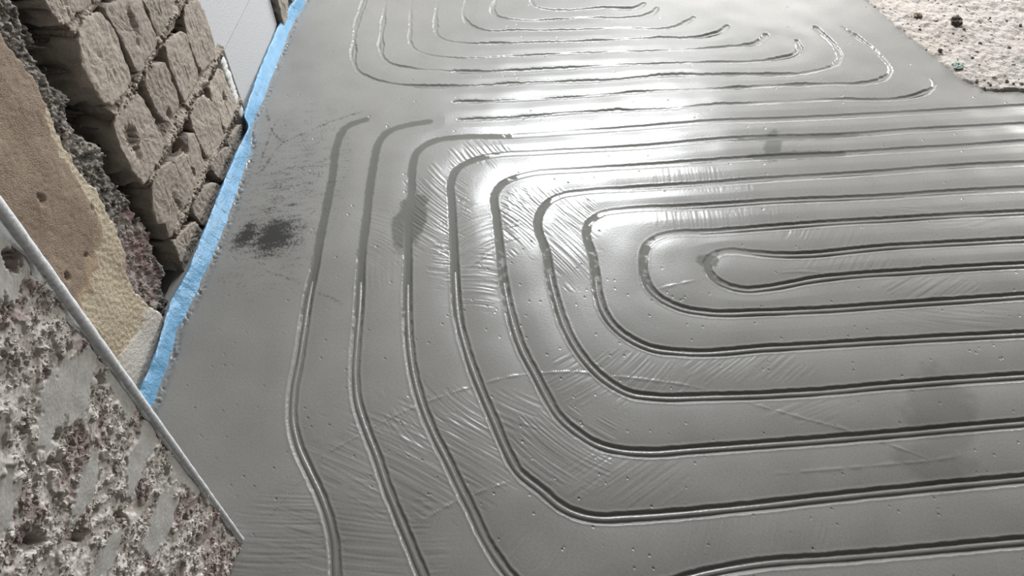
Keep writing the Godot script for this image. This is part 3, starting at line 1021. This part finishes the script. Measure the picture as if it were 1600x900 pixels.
func closed_rings(v: PackedVector3Array, c: PackedColorArray, rows: int, cols: int) -> ArrayMesh:
	# rings joined, the last one closed by a fan
	var st := SurfaceTool.new()
	st.begin(Mesh.PRIMITIVE_TRIANGLES)
	st.set_smooth_group(0)
	var centre := Vector3.ZERO
	for k in cols - 1:
		centre += v[(rows - 1) * cols + k] / (cols - 1)
	var idx := PackedInt32Array()
	for r in rows - 1:
		for k in cols - 1:
			var p := r * cols + k
			var q := r * cols + (k + 1) % (cols - 1)
			idx.append_array([p, p + cols, q, q, p + cols, q + cols])
	var hub := v.size()
	v.append(centre)
	c.append(c[c.size() - 1])
	for k in cols - 1:
		idx.append_array([(rows - 1) * cols + k, hub, (rows - 1) * cols + (k + 1) % (cols - 1)])
	var n := PackedVector3Array()
	n.resize(v.size())
	for t in idx.size() / 3:
		var a := v[idx[3 * t]]
		var x := (v[idx[3 * t + 2]] - a).cross(v[idx[3 * t + 1]] - a)
		for j in 3:
			n[idx[3 * t + j]] += x
	var turn := 1.0 if n[hub].x > 0.0 else -1.0
	if turn < 0.0:
		for t in idx.size() / 3:
			var s := idx[3 * t + 1]
			idx[3 * t + 1] = idx[3 * t + 2]
			idx[3 * t + 2] = s
	for k in n.size():
		n[k] = n[k].normalized() * turn
	for r in rows:
		n[r * cols + cols - 1] = n[r * cols]
	return array_mesh(v, n, c, idx)


func build_blocks(wall: Node3D) -> void:
	var m := tint(mats.block, Color(0.49, 0.505, 0.525))
	var m2 := tint(mats.block, Color(0.475, 0.49, 0.51))
	var a := put("concrete_block", box_mesh(Vector3(-1.05, 0.2245, -2.5), Vector3(-0.921, 0.47, -1.832), 0.0008), m, wall)
	a.set_meta("label", "upper white aerated concrete block")
	var b := put("concrete_block", box_mesh(Vector3(-1.05, -0.06, -2.327), Vector3(-0.923, 0.2205, -1.889), 0.0008), m2, wall)
	b.set_meta("label", "lower white aerated concrete block behind the foam strip")
	put("concrete_block", box_mesh(Vector3(-1.05, 0.473, -2.5), Vector3(-0.922, 0.72, -1.832), 0.0025), m, wall)
	put("concrete_block", box_mesh(Vector3(-1.05, 0.723, -2.5), Vector3(-0.922, 0.92, -1.832), 0.0025), m2, wall)
	# pale mortar pressed against the brick beside the lower block
	var rows := 60
	var v := PackedVector3Array()
	var c := PackedColorArray()
	for r in rows:
		var y := -0.04 + 0.27 * r / (rows - 1)
		var wob := 0.004 * noise_a.get_noise_2d(y * 40.0, 3.0)
		var prof := [Vector2(-0.96, -1.812), Vector2(-0.915, -1.82 + wob), Vector2(-0.913, -1.835 + wob), Vector2(-0.914, -1.858 + wob * 0.6 - 0.02 * (0.22 - y)), Vector2(-0.93, -1.862 + wob * 0.6 - 0.02 * (0.22 - y)), Vector2(-1.0, -1.862)]
		for p in prof:
			v.append(Vector3(p.x + 0.002 * noise_a.get_noise_2d(y * 90.0, p.y * 90.0), y, p.y))
			c.append(Color(0.56, 0.56, 0.55))
	put("mortar_fillet", sheet(v, c, rows, 6, true), mats.plaster, wall)


func build_plaster(wall: Node3D) -> void:
	# one coat of plaster, torn off along the chase; the last columns roll over the broken edge
	var rows := 260
	var cols := 150
	var roll := 12
	var v := PackedVector3Array()
	var c := PackedColorArray()
	v.resize(rows * (cols + roll))
	c.resize(rows * (cols + roll))
	for r in rows:
		var y := -0.04 + 1.02 * r / (rows - 1)
		var edge := torn_edge(y) + 0.006 * noise_b.get_noise_2d(y * 30.0, 1.0)
		for k in cols + roll:
			var t := minf(1.0, float(k) / (cols - 1))
			var z := lerpf(-0.5, edge, t)
			var x := -0.893 + 0.0025 * noise_a.get_noise_2d(z * 7.0, y * 5.0)
			var wob := 0.025 * noise_b.get_noise_2d(z * 18.0, y * 18.0)
			# the finish coat has flaked off low down, along a ragged line
			var line := interp(PackedFloat32Array([-0.88, 0.27, -0.9, 0.3, -0.912, 0.306, -0.942, 0.288, -0.95, 0.31, -0.972, 0.316, -0.998, 0.309, -1.01, 0.333, -1.045, 0.335, -1.06, 0.36, -1.066, 0.46, -1.074, 0.52, -1.082, 0.56, -1.2, 0.62]), z)
			var bare := maxf(smoothstep(-0.004, 0.004, line - y + wob * 0.5), smoothstep(-0.003, 0.003, edge + 0.012 + wob * 0.5 - z) if y < 0.62 else 0.0)
			var halo := smoothstep(-0.03, -0.012, line - y + wob)
			var white := smoothstep(-0.006, 0.008, interp(PackedFloat32Array([-0.85, 0.14, -0.9, 0.132, -0.95, 0.11, -1.02, 0.1, -1.05, 0.1, -1.08, 0.11]), z) - y + 0.9 * wob)
			var rough := noise_b.get_noise_2d(z * 95.0, y * 55.0)
			x -= 0.0018 * bare
			x += bare * 0.0022 * rough * (1.0 - 0.5 * white)
			x -= (1.0 - bare) * 0.001 * smoothstep(0.5, 0.8, noise_a.get_noise_2d(z * 70.0, y * 30.0))
			x += 0.002 * white
			for q in [[-0.959, 0.523, 0.009, 0.016], [-0.979, 0.353, 0.006, 0.008], [-1.058, 0.404, 0.006, 0.01], [-0.906, 0.372, 0.008, 0.013]]:
				x -= 0.008 * (1.0 - smoothstep(0.4, 1.0, Vector2((z - q[0]) / q[2], (y - q[1]) / q[3]).length() + 0.3 * rough))
			if k >= cols:
				var j := float(k - cols + 1) / roll
				z = edge - 0.008 * sin(minf(j * 2.0, 1.0) * PI * 0.5) + 0.004 * rough * j
				x -= 0.055 * j * j + 0.003 * j + 0.004 * rough * j
			var mottle := 1.0 + 0.16 * noise_b.get_noise_2d(z * 14.0, y * 9.0) + 0.08 * noise_a.get_noise_2d(z * 60.0, y * 26.0)
			var tone := Color(0.255, 0.197, 0.148) * mottle
			tone = tone.lerp(Color(0.36, 0.28, 0.19) * mottle, halo)
			tone = tone.lerp(Color(0.46, 0.395, 0.295) * (1.0 + 0.12 * rough), bare)
			tone = tone.lerp(Color(0.52, 0.495, 0.46) * (1.0 + 0.1 * rough), white)
			v[r * (cols + roll) + k] = Vector3(x, y, z)
			c[r * (cols + roll) + k] = tone
	var o := put("plaster_coat", sheet(v, c, rows, cols + roll, true), mats.plaster, wall)
	o.set_meta("label", "brown plaster with a torn edge and a flaked cream patch")


func crumbs(wall: Node3D) -> void:
	# loose mortar grains caught in the joints and in the chase
	var mm := MultiMesh.new()
	mm.transform_format = MultiMesh.TRANSFORM_3D
	mm.use_colors = true
	mm.mesh = pebble(31, 6, 8, 0.35, Color.WHITE)
	var spots: Array[Transform3D] = []
	for k in 650:
		var y := rng.randf_range(-0.02, 0.8)
		var z := rng.randf_range(-1.85, -1.09)
		var size := rng.randf_range(0.0015, 0.0045) * (1.6 if rng.randf() < 0.12 else 1.0)
		if z < brick_start(y):
			var level: float = [0.088, 0.262, 0.456, 0.655][rng.randi() % 4]
			y = level + 0.05 * (z + 1.5) * (1.0 if level < 0.3 else -0.3) + rng.randfn(0.0, 0.008)
		var x: float = backing(z, y) + size * 0.3
		spots.append(Transform3D(Basis(Vector3(rng.randf(), rng.randf(), rng.randf()).normalized(), rng.randf() * TAU).scaled(Vector3.ONE * size), Vector3(x, y, z)))
	mm.instance_count = spots.size()
	for k in spots.size():
		mm.set_instance_transform(k, spots[k])
		var g := rng.randf_range(0.75, 1.1)
		mm.set_instance_color(k, Color(0.35 * g, 0.31 * g, 0.265 * g))
	var o := MultiMeshInstance3D.new()
	o.name = "mortar_crumbs"
	o.multimesh = mm
	o.material_override = mats.mortar
	o.set_meta("kind", "stuff")
	wall.add_child(o, true)


func pebble(sd: int, rows: int, cols: int, rough: float, tone: Color, flat := 1.0) -> ArrayMesh:
	# a broken lump of unit radius with angular facets
	var p := PackedVector3Array()
	var t := PackedColorArray()
	for r in rows + 1:
		var lat := PI * r / rows - PI / 2.0
		for k in cols:
			var lon := TAU * (k + 0.5 * (r % 2)) / cols
			var d := Vector3(cos(lat) * cos(lon), sin(lat), cos(lat) * sin(lon))
			var len := 1.0 + rough * noise_a.get_noise_3d(d.x * 1.1 + sd, d.y * 1.1, d.z * 1.1) + rough * 0.6 * noise_a.get_noise_3d(d.x * 2.7, d.y * 2.7 + sd, d.z * 2.7)
			p.append(d * len * Vector3(1, flat, 1))
			t.append(tone * (1.0 + 0.25 * noise_a.get_noise_3d(d.x * 4.0, d.y * 4.0, d.z * 4.0 + sd)))
	var v := PackedVector3Array()
	var c := PackedColorArray()
	var n := PackedVector3Array()
	for r in rows:
		for k in cols:
			var q := [r * cols + k, r * cols + (k + 1) % cols, (r + 1) * cols + k, (r + 1) * cols + (k + 1) % cols]
			for tri in [[q[0], q[1], q[2]], [q[1], q[3], q[2]]]:
				var x := (p[tri[2]] - p[tri[0]]).cross(p[tri[1]] - p[tri[0]])
				if x.length_squared() < 1e-12:
					continue
				x = x.normalized()
				if x.dot(p[tri[0]] + p[tri[1]] + p[tri[2]]) < 0.0:
					x = -x
				for i in tri:
					v.append(p[i])
					n.append(x)
					c.append(t[i])
	return array_mesh(v, n, c, PackedInt32Array(range(v.size())))


# ---------------------------------------------------------------- the nearer wall with its corner bead

# relief of the nearer wall (x) and how much smooth plaster is left there (y)
func pier_surface(z: float, y: float) -> Vector2:
	# smooth remains of plaster: centre z, y, reach along z, along y, turn
	var smooth := [[-0.49, 0.655, 0.085, 0.05, 0.1], [-0.53, 0.85, 0.05, 0.06, 0.0], [-0.505, 0.455, 0.075, 0.03, 0.1], [-0.47, 0.335, 0.07, 0.045, -0.1], [-0.33, 0.68, 0.035, 0.045, 0.0], [-0.55, 0.30, 0.02, 0.09, 0.0], [-0.42, 0.545, 0.05, 0.02, 0.0], [-0.545, 0.56, 0.02, 0.05, 0.0], [-0.36, 0.44, 0.05, 0.025, 0.0]]
	var holes := [[-0.53, 0.61, 0.011], [-0.438, 0.605, 0.014], [-0.408, 0.698, 0.012], [-0.432, 0.64, 0.01], [-0.404, 0.624, 0.012], [-0.321, 0.601, 0.018], [-0.416, 0.443, 0.014], [-0.536, 0.84, 0.014], [-0.325, 0.594, 0.014], [-0.525, 0.363, 0.009], [-0.486, 0.182, 0.012], [-0.474, 0.709, 0.008], [-0.36, 0.52, 0.018], [-0.50, 0.25, 0.009], [-0.40, 0.50, 0.01]]
	var p := Vector2(z, y)
	var warp := noise_b.get_noise_2d(z * 11.0, y * 11.0)
	var keep := 0.0
	for s in smooth:
		var d: Vector2 = (p - Vector2(s[0], s[1])).rotated(-s[4]) / Vector2(s[2], s[3])
		if d.length_squared() < 2.6:
			keep = maxf(keep, 1.0 - smoothstep(0.75, 1.05, d.length() + 0.5 * warp + 0.25 * noise_b.get_noise_2d(z * 60.0, y * 60.0)))
	var big := noise_a.get_noise_2d(z * 13.0, y * 15.0)
	var mid := noise_b.get_noise_2d(z * 38.0, y * 38.0)
	var grain := noise_b.get_noise_2d(z * 170.0, y * 170.0)
	var lumps := smoothstep(0.15, 0.55, noise_a.get_noise_2d(z * 30.0 + 5.0, y * 34.0) + 0.3 * mid)
	var x := -0.003 + 0.003 * big + 0.0012 * mid + 0.0009 * grain + 0.0035 * lumps
	for h in holes:
		var d: float = p.distance_to(Vector2(h[0], h[1])) / h[2] + 0.6 * mid + 0.2 * grain
		if d < 1.3:
			x -= 0.016 * (1.0 - smoothstep(0.5, 1.0, d))
			keep *= smoothstep(0.8, 1.3, d)
	x = lerpf(x, 0.0006 * noise_a.get_noise_2d(z * 24.0, y * 12.0) + 0.0003 * grain, keep)
	# the face rises to the bead at the corner
	return Vector2(lerpf(x, 0.003, clampf(exp(-(z - PIER_Z) / 0.006), 0.0, 1.0)), keep)


func pier_colour(z: float, y: float, keep: float) -> Color:
	var mid := noise_b.get_noise_2d(z * 38.0, y * 38.0)
	var pink := smoothstep(0.0, 0.3, noise_a.get_noise_2d(z * 8.0 + 7.0, y * 9.0) + 0.5 * mid - 0.05) * (1.0 - keep)
	var tone := Color(0.6, 0.565, 0.53).lerp(Color(0.41, 0.34, 0.33), pink * 0.9)
	tone = tone.lerp(Color(0.72, 0.69, 0.65), smoothstep(0.1, 0.5, noise_b.get_noise_2d(z * 20.0 + 9.0, y * 20.0)) * (1.0 - keep))
	tone = tone.lerp(Color(0.5, 0.49, 0.47), keep)
	return tone * (1.0 + 0.14 * noise_b.get_noise_2d(z * 60.0, y * 60.0))


func pier_grains(wall: Node3D) -> void:
	# coarse sand and crumbs standing out of the broken mortar
	var mm := MultiMesh.new()
	mm.transform_format = MultiMesh.TRANSFORM_3D
	mm.use_colors = true
	mm.mesh = pebble(53, 5, 7, 0.5, Color.WHITE)
	var spots: Array[Transform3D] = []
	var tones: Array[Color] = []
	for k in 15000:
		var z := rng.randf_range(PIER_Z + 0.004, -0.2)
		var y := rng.randf_range(-0.01, 0.98)
		var s := pier_surface(z, y)
		var crowd := noise_b.get_noise_2d(z * 10.0 + 3.0, y * 12.0)
		if s.y > 0.15 or crowd < rng.randf_range(-0.5, 0.25):
			continue
		var size := 0.0011 + 0.0022 * pow(rng.randf(), 3.0)
		if rng.randf() < 0.03:
			size = rng.randf_range(0.003, 0.0055)
		spots.append(Transform3D(Basis(Vector3(rng.randf() - 0.5, rng.randf() - 0.5, rng.randf() - 0.5).normalized(), rng.randf() * TAU).scaled(Vector3(size, size * rng.randf_range(0.7, 1.3), size)), Vector3(PIER_X + s.x + size * 0.35, y, z)))
		tones.append(pier_colour(z, y, s.y) * rng.randf_range(0.9, 1.2))
	mm.instance_count = spots.size()
	for k in spots.size():
		mm.set_instance_transform(k, spots[k])
		mm.set_instance_color(k, tones[k])
	var o := MultiMeshInstance3D.new()
	o.name = "mortar_grains"
	o.multimesh = mm
	o.material_override = mats.pier_mortar
	o.set_meta("kind", "stuff")
	wall.add_child(o, true)


func build_near_wall() -> void:
	var wall := structure("wall_near", "nearer stretch of wall with chipped mortar and a white corner bead")
	put("core", box_mesh(Vector3(-0.95, -0.1, -0.555), Vector3(-0.603, 2.6, 2.6)), tint(mats.shell, Color(0.45, 0.42, 0.39)), wall)
	var step := 0.0016
	var cols := 235
	var rows := 650
	var v := PackedVector3Array()
	var c := PackedColorArray()
	v.resize(rows * cols)
	c.resize(rows * cols)
	for r in rows:
		var y := -0.03 + r * step
		for k in cols:
			var z := PIER_Z + k * step
			var s := pier_surface(z, y)
			v[r * cols + k] = Vector3(PIER_X + s.x, y, z)
			c[r * cols + k] = pier_colour(z, y, s.y)
	var o := put("rough_mortar", sheet(v, c, rows, cols, false), mats.pier_mortar, wall)
	o.set_meta("label", "chipped grey and mauve mortar face with smooth remains")
	pier_grains(wall)
	# the reveal that turns the corner
	put("reveal", box_mesh(Vector3(-0.93, -0.03, -0.562), Vector3(PIER_X - 0.006, 2.6, -0.55)), tint(mats.shell, Color(0.5, 0.48, 0.45)), wall)
	put("upper_face", box_mesh(Vector3(-0.61, 1.02, -0.56), Vector3(PIER_X - 0.004, 2.6, 2.6), 0.003), tint(mats.shell, Color(0.48, 0.46, 0.43)), wall)
	put("rear_face", box_mesh(Vector3(-0.61, -0.03, -0.19), Vector3(PIER_X - 0.004, 1.03, 2.6), 0.003), tint(mats.shell, Color(0.48, 0.46, 0.43)), wall)
	# bead: a rounded plastic nose with a flange smeared over by plaster
	var bead_rows := 160
	var pv := PackedVector3Array()
	var pc := PackedColorArray()
	var sides := 15
	for r in bead_rows:
		var y := -0.01 + 1.2 * r / (bead_rows - 1)
		var grow := lerpf(0.0052, 0.0085, clampf(y / 0.8, 0.0, 1.0))
		var wob := 0.0004 * noise_a.get_noise_2d(y * 30.0, 5.0)
		var flange := lerpf(0.003, 0.009, smoothstep(0.45, 0.9, y)) * (0.7 + 0.8 * noise_a.get_noise_2d(y * 16.0, 1.0))
		for k in sides:
			var p := Vector2.ZERO
			if k < 3:
				p = Vector2(0.0028 - 0.0035 * (2 - k) / 2.0, grow + maxf(flange, 0.001) * (3 - k) / 3.0)
			else:
				var a := lerpf(PI * 0.42, -PI * 1.05, (k - 3.0) / (sides - 4.0))
				p = Vector2(cos(a), sin(a)) * (grow + wob)
			pv.append(Vector3(PIER_X + 0.0005 + p.x, y, PIER_Z + 0.001 + p.y))
			pc.append(Color(0.78, 0.81, 0.84) * (1.0 + 0.1 * noise_b.get_noise_2d(y * 40.0, k * 0.7)))
	var bead := put("corner_bead", sheet(pv, pc, bead_rows, sides, true), mats.bead_strip, wall)
	bead.set_meta("label", "thin white plastic corner bead")


# ---------------------------------------------------------------- foam strip

func build_foam_strip() -> void:
	var top := PackedFloat32Array([-0.6, -0.872, 0.035, -0.868, -0.873, 0.035, -0.962, -0.87, 0.035, -1.053, -0.88, 0.036, -1.12, -0.886, 0.038, -1.203, -0.876, 0.036, -1.254, -0.875, 0.036, -1.35, -0.877, 0.036, -1.535, -0.8795, 0.035, -1.678, -0.88, 0.034, -1.745, -0.873, 0.036, -1.775, -0.874, 0.036, -1.79, -0.879, 0.037, -1.82, -0.897, 0.037, -1.855, -0.905, 0.036, -2.062, -0.915, 0.035, -2.188, -0.916, 0.035, -2.303, -0.915, 0.036, -2.383, -0.914, 0.036, -2.446, -0.905, 0.036, -2.493, -0.893, 0.036, -2.9, -0.89, 0.036])
	var rows := 620
	var prof := 14
	var v := PackedVector3Array()
	var c := PackedColorArray()
	var zt := PackedFloat32Array()
	var tx := PackedFloat32Array()
	var ty := PackedFloat32Array()
	for k in top.size() / 3:
		zt.append_array([top[3 * k], 0.0])
		tx.append_array([top[3 * k], top[3 * k + 1]])
		ty.append_array([top[3 * k], top[3 * k + 2]])
	for r in rows:
		var z := -0.6 - 2.3 * r / (rows - 1)
		var foot := Vector2(screed_edge(z - 0.012) - 0.006, -0.012)
		var head := Vector2(interp(tx, z), interp(ty, z) + 0.0015 * noise_a.get_noise_2d(z * 20.0, 2.0))
		var up := head - foot
		var len := up.length()
		up /= len
		var out := Vector2(up.y, -up.x)
		var thick := 0.004
		for k in prof:
			var a := TAU * k / (prof - 1)
			# rounded slab: long sides straight, ends half round
			var t := 0.0
			var o := 0.0
			if k < 5:
				t = float(k) / 4.0
				o = 1.0
			elif k < 7:
				t = 1.0
				o = cos(PI * (k - 4.0) / 3.0)
			elif k < 12:
				t = 1.0 - (k - 7.0) / 4.0
				o = -1.0
			else:
				t = 0.0
				o = -cos(PI * (k - 11.0) / 2.0)
			var cap := thick * sqrt(maxf(0.0, 1.0 - o * o)) * (1.0 if t > 0.5 else -1.0)
			var bulge := 0.0016 * noise_a.get_noise_2d(z * 14.0, t * 1.5 + 5.0) + 0.0007 * noise_a.get_noise_2d(z * 60.0, t * 4.0)
			var p := foot + up * (len * t + cap) + out * (thick * o + bulge * signf(o))
			v.append(Vector3(p.x, p.y, z))
			var f := 1.0 + 0.12 * noise_b.get_noise_2d(z * 8.0, t * 2.0) + 0.06 * noise_a.get_noise_2d(z * 90.0, t * 12.0)
			c.append(Color(0.215 * f, 0.385 * f, 0.525 * f))
	var o := put("foam_edge_strip", sheet(v, c, rows, prof, true), mats.foam)
	tag(o, "light blue foam edge strip leaning along the foot of the brick wall", "edge strip")


# ---------------------------------------------------------------- dusty ground beyond the screed

func ground_height(x: float, z: float) -> float:
	var inside := smoothstep(-0.012, 0.012, x - dust_edge(z) + 0.008 * noise_b.get_noise_2d(x * 20.0, z * 20.0)) * smoothstep(0.0, 0.01, -2.043 - z + 0.0045 * noise_b.get_noise_2d(x * 22.0, 1.0))
	var heap := 0.006 * noise_b.get_noise_2d(x * 5.0, z * 5.0) + 0.0045 * noise_b.get_noise_2d(x * 22.0, z * 22.0)
	var d := Vector2(x, z).distance_to(Vector2(1.36, -2.42))
	heap += 0.008 * exp(-d * d / 0.012)
	return lerpf(-0.02, 0.005 + heap, inside)


func build_ground() -> void:
	var cols := 300
	var rows := 320
	var v := PackedVector3Array()
	var c := PackedColorArray()
	v.resize(cols * rows)
	c.resize(cols * rows)
	for r in rows:
		for k in cols:
			var x := 0.8 + k * 0.006
			var z := -2.02 - r * 0.006
			var grit := noise_b.get_noise_2d(x * 70.0, z * 70.0)
			v[r * cols + k] = Vector3(x, ground_height(x, z) + 0.0018 * grit, z)
			var warm := 0.5 + 0.5 * noise_b.get_noise_2d(x * 3.0, z * 3.0)
			c[r * cols + k] = Color(0.43, 0.405, 0.38).lerp(Color(0.45, 0.395, 0.355), warm) * (1.0 + 0.12 * grit)
	var o := put("ground", sheet(v, c, rows, cols, true), mats.dust)
	o.set_meta("kind", "structure")
	o.set_meta("label", "pale pinkish dusty ground beyond the edge of the screed")
	# stones and scraps lying on it
	stone_at("rubble_lump", Vector2(1.369, -2.407), 0.017, Color(0.12, 0.1, 0.085), 1, "large brown lump of rubble, biggest on the dusty ground", "", 0.8)
	stone_at("rubble_lump", Vector2(1.262, -2.46), 0.012, Color(0.26, 0.21, 0.16), 2, "brown clod at the left end of the low ridge in the dust", "", 0.6)
	stone_at("mortar_chip", Vector2(1.312, -2.437), 0.008, Color(0.8, 0.78, 0.74), 3, "white chip beside the large brown lump of rubble", "", 0.6)
	stone_at("plastic_scrap", Vector2(1.300, -2.168), 0.016, Color(0.34, 0.42, 0.38), 4, "pale green scrap at the edge of the wet screed", "", 0.35)
	stone_at("mortar_chip", Vector2(1.392, -2.112), 0.007, Color(0.8, 0.78, 0.74), 5, "white chip close to the inner corner of the screed", "", 0.6)
	stone_at("rubble_stone", Vector2(1.273, -2.253), 0.007, Color(0.09, 0.08, 0.07), 6, "dark pebble on the dust next to the slanting screed edge", "", 0.8)
	var spots := [[1.361, -2.211], [1.335, -2.088], [1.425, -2.088], [1.431, -2.538], [1.446, -2.513], [1.508, -2.465], [1.551, -2.437], [1.586, -2.41], [1.247, -2.381], [1.349, -2.058], [1.384, -2.368], [1.417, -2.3], [1.501, -2.275], [1.44, -2.075], [1.47, -2.082], [1.37, -2.07]]
	var n := 10
	for s in spots:
		n += 1
		stone_at("rubble_stone", Vector2(s[0], s[1]), rng.randf_range(0.003, 0.0055), Color(0.12, 0.1, 0.09), n, "tiny black crumb of stone scattered on the pale dusty ground", "tiny black crumbs on the dust", 0.7)
	# grit too small to count
	var mm := MultiMesh.new()
	mm.transform_format = MultiMesh.TRANSFORM_3D
	mm.use_colors = true
	mm.mesh = pebble(77, 5, 7, 0.4, Color.WHITE, 0.7)
	var at: Array[Transform3D] = []
	while at.size() < 900:
		var x := rng.randf_range(1.05, 2.3)
		var z := rng.randf_range(-2.9, -2.045)
		if x < dust_edge(z) + 0.01 or noise_a.get_noise_2d(x * 6.0, z * 6.0) < rng.randf_range(-0.6, 0.5):
			continue
		var size := rng.randf_range(0.001, 0.0026)
		at.append(Transform3D(Basis(Vector3.UP, rng.randf() * TAU).scaled(Vector3(size * rng.randf_range(1.0, 2.8), size * 0.7, size)), Vector3(x, ground_height(x, z) + size * 0.4, z)))
	mm.instance_count = at.size()
	for k in at.size():
		mm.set_instance_transform(k, at[k])
		mm.set_instance_color(k, Color(0.14, 0.11, 0.09) if rng.randf() < 0.6 else Color(0.5, 0.44, 0.38))
	var grit_node := MultiMeshInstance3D.new()
	grit_node.name = "grit"
	grit_node.multimesh = mm
	grit_node.material_override = mats.dust
	grit_node.set_meta("kind", "stuff")
	tag(grit_node, "fine dark grit strewn over the pale dusty ground", "grit")
	add_child(grit_node, true)


func stone_at(called: String, p: Vector2, size: float, tone: Color, sd: int, label: String, group: String, flat: float) -> void:
	var o := put(called, pebble(sd * 7, 10, 14, 0.45, tone, flat), mats.dust)
	o.scale = Vector3.ONE * size
	o.rotation.y = sd * 1.3
	o.position = Vector3(p.x, ground_height(p.x, p.y) + size * flat * 0.55, p.y)
	tag(o, label, "stone" if called != "plastic_scrap" else "scrap", group)
